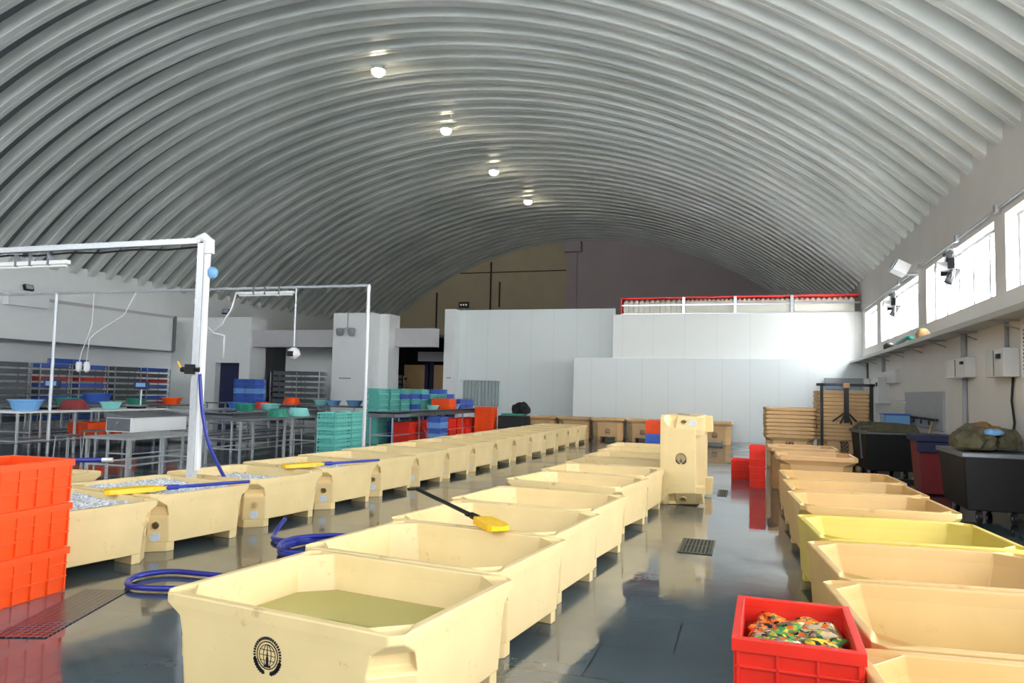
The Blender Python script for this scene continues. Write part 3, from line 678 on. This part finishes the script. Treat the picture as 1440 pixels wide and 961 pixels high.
# small perforated crates: teal and blue
def small(mt):
    r = empty('plastic_crate'); w, d, h = .4, .6, .155; hx, hy = w/2, d/2; b = MB()
    b.box(-hx+.01, hx-.01, -hy+.01, hy-.01, 0, .012)
    for z0, z1 in ((0, .03), (.068, .086), (.125, .155)):
        b.box(-hx, hx, -hy, -hy+.015, z0, z1).box(-hx, hx, hy-.015, hy, z0, z1).box(-hx, -hx+.015, -hy, hy, z0, z1).box(hx-.015, hx, -hy, hy, z0, z1)
    for k in range(7):
        x = -hx+.01+(w-.02)*k/6; b.box(x-.01, x+.01, -hy+.003, -hy+.014, .03, .125)
    for k in range(10):
        y = -hy+.01+(d-.02)*k/9; b.box(hx-.014, hx-.003, y-.01, y+.01, .03, .125)
    b.box(-hx+.05, -hx+.055, -hy+.05, hy-.05, .01, .15).box(-hx+.05, hx-.05, hy-.055, hy-.05, .01, .15)
    b.box(-hx+.05, hx-.05, -hy+.05, -hy+.055, .01, .15).box(hx-.055, hx-.05, -hy+.05, hy-.05, .01, .15)
    b.build('crate_body', mt, r); reg(r); return r
SM = {'teal': small('teal'), 'blue': small('blue'), 'sky': small('sky')}; used = set()
def sc(c, x, y, z, rz, lab, grp):
    o = SM[c] if c not in used else dup(SM[c]); used.add(c); o.location = (x, y, z); o.rotation_euler = (0, 0, rz)
    tag(o, lab, 'crate', grp)
pat = 'tttttttttt bbbbtttttt bbttbtttbt bbbtttbtbb bttbbtttbt tbbbtttttt bbbbbbtttb bbtbbtbbbb'.split()
CN = {'t': 'teal', 'b': 'blue', 's': 'sky'}; WN = {'t': 'teal', 'b': 'blue', 's': 'light blue'}
rr = random.Random(2)
for i in range(8):
    n = [10, 10, 10, 9, 10, 9, 10, 9][i]
    for k in range(n):
        c = pat[i][k]; sc(CN[c], -10.25+.03*i+rr.uniform(-.02, .02), 19.2+i*.66, .156*k, rr.uniform(-.03, .03),
            '%s crate, %s up in the %s stack of the long block before the pier' % (WN[c], ordn(k), ordn(i)), 'teal and blue crates stacked before the pier')
for i, y in enumerate((12.75, 13.37)):
    for k in range(7):
        c = 'b' if k < 2 else 't'; sc(CN[c], -7.72, y, .156*k, 0, '%s crate, %s up in the %s stack beside the thin post' % (WN[c], ordn(k), ['nearer', 'farther'][i]), 'crates stacked beside the thin post')
for k in range(5):
    sc('sky' if k % 2 else 'blue', -8.55, 19.7, .156*k, 0, '%s crate, %s up in the lone stack before the red crates' % ('light blue' if k % 2 else 'blue', ordn(k)), 'blue crates in a lone stack')
# ------------------------------------------------------------------ tables
def table(name, x0, x1, y0, y1, z, lab, shelf=False, top='steel', lip=0.0, midrail=True, nleg=2):
    t = tag(empty(name, ((x0+x1)/2, (y0+y1)/2, 0)), lab, 'table', 'stainless steel work tables'); hx, hy = (x1-x0)/2, (y1-y0)/2
    b = MB().box(-hx, hx, -hy, hy, z-.04, z)
    if lip: b.box(-hx, hx, -hy, -hy+.02, z-.14, z+lip).box(hx-.02, hx, -hy, hy, z-.14, z+lip)
    b.build('table_top', top, t, .004)
    for k in range(nleg):
        yy = -hy+.05+(2*hy-.1)*k/(nleg-1)
        for sx in (-1, 1): MB().box(sx*(hx-.05)-.02, sx*(hx-.05)+.02, yy-.02, yy+.02, 0, z-.04).build('leg', 'steel', t)
    if midrail:
        b = MB()
        for sx in (-1, 1): b.box(sx*(hx-.05)-.012, sx*(hx-.05)+.012, -hy+.05, hy-.05, .3, .325)
        for sy in (-1, 1): b.box(-hx+.05, hx-.05, sy*(hy-.05)-.012, sy*(hy-.05)+.012, .3, .325)
        b.build('lower_rail', 'steel', t)
    if shelf: MB().box(-hx+.03, hx-.03, -hy+.03, hy-.03, .26, .28).build('lower_shelf', 'darksteel', t)
    return t
table('work_bench', -9.9, -9.0, 9.0, 10.7, .74, 'low steel bench standing nearest behind the ice tubs')
table('work_table', -10.35, -9.45, 12.2, 15.2, .9, 'steel table behind the ice tubs, with teal basins on its far end', False, 'darksteel', .0, nleg=3)
table('work_table', -12.3, -11.4, 14.4, 18.0, .9, 'steel table with a dark top second in from the ice tubs', True, 'darksteel', .03, nleg=3)
table('work_table', -15.4, -14.3, 11.4, 15.6, .93, 'white-edged steel table at the left edge carrying blue and red basins', True, 'white', .0, nleg=4)
table('work_table', -17.9, -16.5, 13.5, 19.5, .93, 'long steel table behind the white-edged one near the left wall', True, 'darksteel', nleg=4)
table('work_table', -19.9, -18.9, 13.0, 20.0, .93, 'long steel table closest to the left wall racks', False, 'darksteel', nleg=4)
table('work_table', -17.2, -11.6, 20.3, 21.3, .98, 'long dark-topped steel table across the hall before the white pier', True, 'darksteel', nleg=2)
table('work_table', -13.9, -13.0, 15.0, 19.2, .93, 'steel table between the desk and the long cross table', True, 'steel', nleg=3)
table('work_table', -9.75, -9.0, 17.8, 24.6, .93, 'long steel table along the red crates', False, 'darksteel', .02, nleg=5)
# drawer desk
t = tag(empty('steel_desk', (-11.15, 11.4, 0), .0), 'small steel desk with a drawer front and a white side', 'desk')
MB().box(-.3, .3, -.5, .9, .66, .93).build('desk_body', 'white', t, .006); MB().loft([[(-.33, y, .93), (.33, y, .93), (.33, y, .95), (-.33, y, 1.02)] for y in (-.53, .93)]).build('desk_top', 'darksteel', t)
d = MB().box(-.27, .27, -.515, -.5, .68, .91).build('drawer', 'darksteel', t, .004); MB().tube([(0, -.515, .83), (0, -.54, .83)], .015).build('knob', 'steel', d)
for sx in (-1, 1):
    for y in (-.46, .86): MB().box(sx*.27-.02, sx*.27+.02, y-.02, y+.02, 0, .72).build('leg', 'steel', t)
MB().box(-.27, .27, -.47, -.45, .25, .27).box(.26, .28, -.46, .86, .25, .27).build('lower_rail', 'steel', t)
# chairs/stools under tables: small steel stools
def stool(x, y, lab):
    t = tag(empty('steel_stool', (x, y, 0)), lab, 'stool', 'low steel stools between the tables')
    MB().box(-.18, .18, -.18, .18, .5, .53).build('seat', 'darksteel', t)
    for sx in (-1, 1):
        for sy in (-1, 1): MB().tube([(sx*.17, sy*.17, 0), (sx*.15, sy*.15, .5)], .012, 6).build('leg', 'steel', t)
for x, y, lab in ((-12.8, 11.3, 'low steel stool left of the steel bench'), (-13.5, 12.6, 'low steel stool between the desk and the white-edged table'), (-11.0, 16.2, 'low steel stool beyond the table with the teal basin')): stool(x, y, lab)
# crates under tables
for i in range(8):
    for k in range(2):
        o = dup(pc, (-9.35+.01*i, 19.3+.7*i, .31*k), (0, 0, 0)); o.scale = (1, .95, 1)
        tag(o, '%s red crate of the %s pair under the long table' % (['lower', 'upper'][k], ordn(i)), 'crate', 'red crates under the long table')
for i, (x, y, z, lab) in enumerate([(-8.6, 23.9, 0, 'bottom orange crate of the stack at the far end of the long table'), (-8.6, 23.9, .333, 'middle orange crate of the stack at the far end of the long table'), (-8.6, 23.9, .666, 'top orange crate of the stack at the far end of the long table'),
        (-9.35, 22.0, .94, 'orange crate on top of the long table, right of the teal and blue block'), (-14.9, 14.6, .29, 'orange crate under the white-edged table'), (-14.8, 13.6, .29, 'nearer orange crate under the white-edged table')]):
    o = dup(oc, (x, y, z), (0, 0, 0)); tag(o, lab, 'crate', 'orange crates by the tables')
for i in range(2):
    for k in range(2): sc('blue', -9.35, 23.2+.62*i, .94+.156*k, 0, '%s blue crate of the %s pair at the end of the long table' % (['lower', 'upper'][k], ['nearer', 'farther'][i]), 'blue crates at the end of the long table')
for i in range(2):
    for k in range(5):
        sc('blue' if k != 2 else 'sky', -16.05+.42*i, 20.8, .985+.156*k, 0, '%s crate, %s up in the %s stack on the long cross table' % ('blue' if k != 2 else 'light blue', ordn(k), ['left', 'right'][i]), 'blue crates on the cross table')
# basins
def basin(x, y, z, r, mt, lab, flip=False, tilt=0):
    b = MB(); h = r*.68
    b.lathe([(r*.7, 0), (r*.97, h*.9), (r*1.06, h*.92), (r*1.06, h), (r*.95, h), (r*.68, .015), (.01, .012)], n=22, cap1=False)
    o = b.build('wash_bowl', mt, smooth=False); o.location = (x, y, z+(h if flip else 0)); o.rotation_euler = ((PI if flip else 0)+tilt, 0, 0)
    tag(o, lab, 'basin', 'plastic basins on the tables')
basin(-14.95, 12.1, .93, .34, 'sky', 'large light blue basin on the white-edged table at the left')
basin(-14.85, 13.2, .93, .32, 'maroon', 'dark red basin upside down beside the large light blue basin', True)
basin(-14.8, 14.2, .93, .25, 'aqua', 'pale aqua basin past the dark red one')
basin(-17.1, 15.0, .93, .3, 'green', 'green basin on the long table behind the light blue one')
basin(-17.0, 17.2, .93, .28, 'green', 'green basin farther along the long table')
basin(-17.0, 18.6, .93, .3, 'orange', 'orange basin on the long table near the left wall')
basin(-19.3, 18.0, .93, .42, 'blue', 'wide blue basin on the table closest to the racks')
basin(-13.5, 17.2, .93, .25, 'blue', 'blue basin on the table behind the desk')
basin(-13.4, 18.2, .93, .25, 'darkred', 'red basin on the table behind the desk', True)
basin(-12.0, 15.6, .93, .28, 'green', 'teal-green shallow basin on the dark-topped table')
basin(-11.9, 16.5, .93, .26, 'aqua', 'aqua basin beyond the teal-green shallow one')
basin(-9.9, 14.0, .9, .25, 'green', 'dark green basin upside down on the table behind the ice tubs', True)
basin(-9.85, 14.7, .9, .27, 'aqua', 'aqua basin upside down beside the dark green one', True)
basin(-14.2, 20.8, .98, .3, 'orange', 'orange basin upside down on the long cross table', True)
basin(-13.1, 20.8, .98, .24, 'aqua', 'aqua basin on the long cross table')
basin(-12.6, 20.7, .98, .24, 'sky', 'light blue basin in the middle of the long cross table')
basin(-11.9, 20.8, .98, .26, 'sky', 'light blue basin at the right end of the long cross table')
basin(-9.3, 21.0, .94, .2, 'aqua', 'aqua basin beside the orange crate on the long table')
basin(-9.3, 22.65, .94, .24, 'sky', 'light blue basin on the long table in front of the blue crates')
# table scales
def scale_(x, y, z, lab):
    t = tag(empty('weighing_scale', (x, y, z), .3), lab, 'scale')
    MB().box(-.2, .2, -.2, .2, .05, .09).build('pan', 'steel', t, .01); MB().box(-.16, .16, -.16, .16, 0, .05).build('base', 'black', t)
    MB().tube([(0, .18, .05), (0, .2, .5)], .018).build('stem', 'white', t); h = MB().box(-.18, .18, .14, .24, .48, .7).build('display_head', 'navy', t, .02)
    MB().box(-.12, .12, .13, .14, .54, .64).build('screen', 'sky', h)
scale_(-15.1, 12.7, .93, 'digital scale with a blue head beside the light blue basin'); scale_(-14.7, 14.9, .93, 'digital scale with a dark head on the far end of the white-edged table')
# ------------------------------------------------------------------ racks
def rack(first=True):
    r = empty('tray_rack'); w, d, h = .55, 1.15, 2.1
    for sx in (-1, 1):
        for sy in (-1, 1): MB().box(sx*w/2-.015, sx*w/2+.015, sy*d/2-.015, sy*d/2+.015, 0, h).build('post', 'steel', r)
    for k in range(9):
        z = .3+k*.21; MB().box(-w/2, w/2, -d/2, d/2, z, z+.02).box(w/2-.012, w/2, -d/2, d/2, z+.06, z+.075).build('shelf', 'darksteel', r)
    for k in range(9): MB().loft([[(sx*(w/2-.05+e), sy*(d/2-.06+e), .322+k*.21+z) for sx, sy in ((-1, -1), (1, -1), (1, 1), (-1, 1))] for e, z in ((-.02, 0), (0, .12), (-.012, .12), (-.03, .01))]).build('tray', 'darksteel', r)
    reg(r); return r
rk = rack()
place = ['nearest', 'second', 'third', 'fourth', 'fifth', 'sixth', 'farthest']
for i in range(7):
    o = rk if i == 0 else dup(rk); o.location = (-21.6, 13.9+1.45*i, 0); tag(o, 'steel tray rack along the left wall, %s from the camera' % place[i], 'rack', 'tray racks along the left wall')
    if i in (3, 4, 6):
        for j, ch in enumerate([c for c in C.objects if c.parent == o and c.name.startswith('tray')]):
            if j % 3 != 1:
                ch.data = ch.data.copy(); ch.data.materials[0] = M['blue'] if j % 2 else (M['darkred'] if j in (2, 6) else M['blue'])
                ch['label'] = 'coloured plastic tray'
for x, y, rz, lab in ((-16.8, 24.3, PI/2, 'steel rack standing in the dark opening, left of the pair'), (-15.9, 24.4, PI/2, 'steel rack beside the white pier with a teal tray'), (-14.7, 28.5, PI/2, 'dim rack deep inside the store behind the pier')):
    o = dup(rk, (x, y, 0), (0, 0, rz)); tag(o, lab, 'rack', 'racks at the store opening')
# rack tops
for i, y in enumerate((18.6, 19.2)): sc('blue', -21.6, y, 2.14, 0, 'blue crate on top of the wall racks, %s of the two' % ['nearer', 'farther'][i], 'blue crates on the racks')
# ------------------------------------------------------------------ overhead frames
t = tag(empty('overhead_gantry', (-6.0, 7.1-.18, 0)), 'tall white post and overhead beam rising between the ice tubs', 'frame')
MB().box(-.045, .045, -.035, .035, 0, 3.25).build('post', 'galv', t, .004)
MB().box(.05, .1, -.03, .03, .62, 3.2).build('white_sleeve', 'white', t, .01)
MB().box(-7, .04, -.035, .035, 3.2, 3.27).build('beam', 'galv', t, .004)
MB().tube([(-.06, 0, 3.24), (.02, 0, 3.27), (.09, 0, 3.22), (.095, 0, 3.08)], .06, 10).build('corner_elbow', 'white', t)
MB().tube([(-7+.5*k, .0, 3.17-.02*(k % 2)) for k in range(15)], .012, 6).build('cable', 'black', t)
def tubelight(x0, x1, y, z, lab):
    t = tag(empty('tube_light', ((x0+x1)/2, y, z)), lab, 'lamp', 'unlit tube lights on the frames'); h = (x1-x0)/2
    MB().box(-h, h, -.03, .03, .0, .05).build('fixture', 'white', t, .004); MB().tube([(-h+.03, 0, -.02), (h-.03, 0, -.02)], .018, 8).build('tube', 'tube', t)
    for x in (-h*.4, 0, h*.5): MB().box(x-.015, x+.015, -.04, .04, -.01, .14).build('clip', 'darksteel', t)
tubelight(-9.2, -8.0, 6.92, 3.03, 'white tube light under the near overhead beam at the left edge')
t = tag(empty('overhead_gantry', (0, 12.3, 0)), 'thinner overhead pipe frame with several posts behind the tables', 'frame')
Z2 = 3.5
for x in (-6.82, -10.75, -14.5): MB().tube([(x, 0, 0), (x, 0, Z2)], .035, 10).build('post', 'galv', t)
MB().tube([(-17, 0, Z2), (-6.8, 0, Z2)], .028, 8).build('beam', 'galv', t)
tubelight(-9.75, -8.45, 12.3, 3.38, 'white tube light under the thinner pipe frame')
def hang(x, z0, z1, lab, mt='white'):
    t = tag(empty('hanging_lamp', (x, 12.3, z0)), lab, 'lamp')
    MB().tube([(0, 0, 0), (0, 0, z1-z0)], .015, 6).build('rod', 'galv', t)
    MB().lathe([(.04, -.02), (.1, -.06), (.13, -.16), (.06, -.24), (.02, -.26)], (0, 0, 0), 12).build('lamp_head', mt, t, smooth=True)
    MB().box(-.06, .06, -.13, -.1, -.2, -.1).build('front_glass', 'black', t)
hang(-8.4, 2.35, Z2, 'white lamp head hanging on a thin rod from the pipe frame')
t = tag(empty('insect_trap', (-13.4, 12.3, 1.9)), 'twin hanging white sockets on cords above the scales', 'fixture')
MB().tube([(-.05, 0, 1.6), (-.05, 0, .9), (-.3, 0, .3), (-.35, 0, .1)], .012, 6).build('cord', 'white', t, smooth=True)
MB().tube([(1.1, 0, 1.6), (.8, 0, 1.1), (.1, 0, .75), (-.1, 0, .6), (-.15, 0, .1)], .012, 6).build('cord', 'white', t, smooth=True)
for x in (-.35, -.13): MB().lathe([(.05, .1), (.07, .05), (.06, -.08), (.03, -.12)], (x, 0, 0), 10).build('socket', 'white', t)
pipe('loose_cable', [(-10.75, 12.25, 3.3), (-10.6, 12.2, 2.9), (-10.2, 12.2, 2.6), (-9.95, 12.2, 2.55), (-9.95, 12.2, 2.1)], .018, 'white', 'white cable sagging from the second thin post', 'cable')
pipe('loose_cable', [(-9.75, 12.25, 3.42), (-9.8, 12.2, 3.1), (-10.0, 12.2, 2.8), (-10.25, 12.2, 2.6)], .018, 'white', 'white cable curving down left of the thin frame tube light', 'cable')
# post details
t = tag(empty('blue_lamp', (-5.87, 6.95, 2.86)), 'small light blue bulb cover on the tall white post', 'lamp')
MB().lathe([(.02, -.06), (.055, -.03), (.06, .03), (.03, .07)], (0, 0, 0), 12).build('cover', 'sky', t, smooth=True)
t = tag(empty('valve', (-6.05, 6.9, 1.75)), 'black valve clamped halfway up the tall white post', 'valve')
MB().tube([(-.14, 0, 0), (.12, 0, 0)], .03, 8).box(-.06, .06, -.05, .05, -.05, .06).build('valve_body', 'black', t); MB().tube([(-.14, 0, 0), (-.2, 0, .09)], .012, 6).build('lever', 'pyellow', t)
# hoses
def spline(pts, n=10):
    out = []; P_ = [Vector(p) for p in pts]
    for i in range(len(P_)-1):
        p0, p1, p2, p3 = P_[max(i-1, 0)], P_[i], P_[i+1], P_[min(i+2, len(P_)-1)]
        for k in range(n):
            u = k/n; out.append(.5*((2*p1)+(p2-p0)*u+(2*p0-5*p1+4*p2-p3)*u*u+(3*p1-p0-3*p2+p3)*u**3))
    return out+[P_[-1]]
tag(MB().tube(spline([(-5.9, 6.86, 1.7), (-5.86, 6.88, 1.3), (-5.8, 6.95, .9), (-5.72, 7.15, .5)]), .02, 8).build('water_hose', 'hose', smooth=True), 'blue hose hanging down the white post into the third ice tub', 'hose')
pts = [(-4.05, 4.75, .03), (-4.5, 4.62, .03), (-4.72, 4.85, .03), (-4.6, 5.1, .03), (-4.2, 5.15, .03), (-3.7, 5.2, .03), (-3.4, 5.6, .03), (-3.5, 6.1, .03)]
cx_, cy_ = -3.95, 6.35
for k in range(34): a = k*2*PI/11; pts.append((cx_+(.36+.03*math.sin(k))*math.cos(a), cy_+(.42+.03*math.cos(k*1.3))*math.sin(a), .03+.012*(k//11)*2))
pts += [(-4.5, 6.5, .04), (-4.75, 6.75, .04), (-4.8, 7.0, .15)]
tag(MB().tube(spline(pts, 5), .022, 8).build('water_hose', 'hose', smooth=True), 'blue hose coiled on the wet floor between the left and middle rows', 'hose')
t = tag(empty('lance_pole', (-8.6, 6.8, .6), .35), 'dark blue wrapped pole lying across the tub behind the orange crates', 'pole')
MB().tube([(-1.6, -.3, 0), (1.0, .2, .01)], .03, 8).build('pole', 'hose', t); MB().tube([(1.0, .2, .01), (1.12, .223, .01)], .032, 8).build('end_sleeve', 'galv', t)
newtub(cream, False, (-7.95, 6.3, 0), .08, 'cream tub behind the left row, under the dark blue pole', 'loose cream tubs')
# paddles
def paddle(p0, p1, blade, lab, hm='hose'):
    p0, p1 = Vector(p0), Vector(p1); t = tag(empty('ice_paddle', p0), lab, 'paddle', 'yellow-bladed paddles on the tubs'); d = (p1-p0); Lg = d.length; q = d.to_track_quat('Y', 'Z'); t.rotation_euler = q.to_euler()
    b = MB(); prof = [(0, .075, .016), (.04, .09, .02), (blade*.75, .08, .022), (blade*.93, .035, .016), (blade, .022, .02)]
    b.loft([[(-w, y, -h_), (w, y, -h_), (w*.96, y, h_+.008*(w > .04)), (w*.3, y, h_*.3+.012), (-w*.3, y, h_*.3+.012), (-w*.96, y, h_+.008*(w > .04))] for y, w, h_ in prof]); b.build('blade', 'pyellow', t, .003)
    MB().tube([(0, blade-.03, 0), (0, blade+.1, 0), (0, blade+.12, 0), (0, Lg, 0)], [.028, .026, .017, .017], 10).build('shaft', hm, t)
    MB().box(-.035, .035, blade+.1, blade+.16, -.012, .012).build('collar', hm, t, .004)
    return t
paddle((-5.78, 5.52, .555), (-4.98, 6.6, .585), .55, 'yellow paddle with a blue shaft lying across the nearest two ice tubs')
paddle((-5.62, 8.1, .57), (-4.85, 9.2, .60), .55, 'yellow paddle with a blue shaft across the fourth and fifth left-row tubs')
t = paddle((-1.75, 5.24, .575), (-3.02, 6.5, .64), .42, 'yellow paddle with a black shaft lying over the middle row', 'black')
MB().box(-.09, .09, 1.77, 1.81, -.012, .012).build('grip', 'black', t, .005)
# ------------------------------------------------------------------ lamps on ceiling and walls
for i, (y, nm) in enumerate([(18.5, 'nearest'), (23.5, 'second'), (28.6, 'third'), (33.6, 'farthest')]):
    x = -10.2; z = roofz(x)-.18
    t = tag(empty('ceiling_lamp', (x, y, z)), 'lit round lamp under the arched roof, %s of the four' % nm, 'lamp', 'lit lamps under the arched roof')
    MB().lathe([(.06, .18), (.14, .14), (.2, .02)], n=16, cap1=False).build('shade', 'white', t, smooth=True)
    MB().lathe([(.05, .1), (.17, .04), (.19, -.04), (.12, -.12), (.03, -.15)], n=16).build('bulb', 'lamp', t, smooth=True)
def flood(x, y, z, rz, lab):
    t = tag(empty('wall_floodlight', (x, y, z), rz), lab, 'floodlight'); m4 = Matrix.Rotation(-.35, 4, 'X')
    MB().box(-.16, .16, -.1, 0, -.1, .1, m4).build('housing', 'black', t, .01); MB().box(-.12, .12, -.11, -.1, -.07, .07, m4).build('glass', 'lampglass', t)
    MB().box(-.03, .03, -.02, .12, -.05, .0).build('bracket', 'grey', t)
flood(XL+.12, 18.3, 4.62, PI/2, 'black floodlight high on the left wall near the left edge')
flood(-20.3, 24.98, 4.5, 0, 'small floodlight above the office block with the navy door')
for x in (-14.95, -14.45):
    t = tag(empty('twin_lamp', (x, 24.98, 3.72)), '%s of the twin dark lamps high on the white pier' % ('left' if x < -14.7 else 'right'), 'lamp', 'twin lamps on the pier')
    MB().lathe([(.04, -.2), (.12, -.17), (.16, .05), (.12, .1)], (0, -.14, 0), 14).build('lamp_head', 'grey', t, smooth=True); MB().box(-.05, .05, -.16, 0, -.02, .06).build('bracket', 'black', t)
pipe('lamp_cable', [(-14.7, 24.97, 4.42), (-14.7, 24.97, 3.85), (-14.9, 24.95, 3.8)], .012, 'darksteel', 'thin cable running up the pier from the twin lamps', 'cable')
tag(MB().box(-15.0, -14.5, 24.985, 25, 1.88, 1.93).build('pier_notice', 'grey'), 'tiny grey notice strip on the white pier', 'sign')
tag(MB().box(-11.4, -11.2, 26.97, 27.0, 2.0, 2.04).build('panel_notice', 'grey'), 'tiny notice strip on the edge of the tall white room', 'sign')
t = tag(empty('exit_sign', (-11.0, 27.65, 4.75)), 'small dark sign box with three white dots on top of the white room', 'sign')
MB().box(-.22, .22, -.04, .04, .1, .36).build('sign_box', 'black', t, .01); MB().tube([(0, 0, 0), (0, 0, .1)], .03).build('stem', 'grey', t)
b = MB()
for x in (-.11, 0, .11): b.tube([(x, -.055, .23), (x, -.04, .23)], .035, 10)
b.build('white_dots', 'white', t)
# rack of cans on the cold store roof
t = tag(empty('red_topped_rack', (0, 26.75, 4.42)), 'long red-topped railing rack on the roof of the white cold store', 'rack')
MB().box(-4.5, XR-.05, -.05, .45, .56, .62).build('red_top', 'redpaint', t); MB().box(-4.5, -4.44, -.05, .45, 0, .56).build('end_post', 'redpaint', t)
for x in (-2.25, -.5, 1.35): MB().box(x-.05, x+.05, -.08, 0, 0, .6).build('post', 'steel', t)
MB().box(-4.44, XR-.05, -.07, -.04, .3, .35).build('rail', 'steel', t)
MB().box(-4.44, XR-.05, -.07, -.04, 0.0, .03).build('bottom_rail', 'steel', t)
can0 = None; bays = [(-4.4, -2.32), (-2.17, -.57), (-.43, 1.28), (1.42, 3.3)]
for bi, (x0, x1) in enumerate(bays):
    n = 11
    for k in range(n):
        x = x0+(x1-x0)*(k+.5)/n
        if can0 is None:
            can0 = empty('jerrycan'); w = .088
            MB().loft([[(sx*(w-e), sy*(.1-e)+.12, z) for sx, sy in ((-1, -1), (1, -1), (1, 1), (-1, 1))] for e, z in ((0, 0), (0, .40), (.03, .47), (.06, .49))]).build('can_body', 'can', can0, .008)
            MB().tube([(0, .12, .48), (0, .12, .53)], .03, 10).build('cap', 'can', can0); reg(can0); o = can0
        else: o = dup(can0)
        o.location = (x, 26.72, 4.425)
        tag(o, 'white rooftop can, %s from the left in the %s bay of the red rack' % (ordn(k), ordn(bi)), 'can', 'white cans in the red-topped rack')
# clear plastic curtain, bag, bin
t = tag(empty('strip_curtain', (-10.1, 27.4, .95)), 'clear plastic sheet hanging from a white rail before the centre wall', 'curtain')
MB().tube([(-.85, 0, 1.0), (.85, 0, 1.0)], .03, 8).box(-.8, -.76, 0, .1, .98, 1.02).box(.76, .8, 0, .1, .98, 1.02).build('rail', 'white', t)
b = MB(); n = 60
b.loft([[(-.75+1.5*i/n, .03*math.sin(i*1.1)+s_, z) for s_, z in ((-.01, 0), (.01, 0), (.01, 1.0), (-.01, 1.0))] for i in range(n+1)]); b.build('plastic_sheet', 'film', t)
tag(lump('garbage_bag', 'black', None, (-7.55, 24.6, .9), (.32, .3, .28), 6), 'black bag heaped left of the back-wall tubs', 'bag')
t = tag(empty('storage_bin', (-7.6, 24.3, 0)), 'low black bin with a teal lid by the back-wall tubs', 'bin')
MB().box(-.6, .4, -.3, .35, 0, .72).build('bin_body', 'black', t, .02); MB().box(-.5, .3, -.28, .2, .72, .79).build('lid', 'green', t, .01)
# drains
def grate(x0, x1, y0, y1, lab, mt='mudgrey', n=9):
    t = tag(empty('floor_drain', ((x0+x1)/2, (y0+y1)/2, 0)), lab, 'drain', 'iron floor drains'); hx, hy = (x1-x0)/2, (y1-y0)/2
    MB().box(-hx, hx, -hy, hy, 0, .003).build('pit_shade', 'pit_shade', t); b = MB().box(-hx, hx, -hy, -hy+.02, 0, .01).box(-hx, hx, hy-.02, hy, 0, .01).box(-hx, -hx+.02, -hy, hy, 0, .01).box(hx-.02, hx, -hy, hy, 0, .01)  # flat sheet on the floor, hollow's shade put into its colour
    for k in range(1, n): x = -hx+2*hx*k/n; b.box(x-.006, x+.006, -hy, hy, .002, .009)
    b.box(-hx, hx, -.012, .012, .002, .01); b.build('grille', mt, t)
grate(-.7, -.36, 7.75, 8.5, 'slotted iron drain in the middle of the wet aisle'); grate(-.5, -.35, 12.25, 13.0, 'far slotted drain beside the standing tub', n=5)
t = tag(empty('floor_plate', (-4.5, 4.05, 0), .35), 'dark perforated drain plate in the floor near the orange crates', 'drain')
MB().box(-.17, .17, -.55, .55, 0, .006).build('plate', 'fishpool', t)
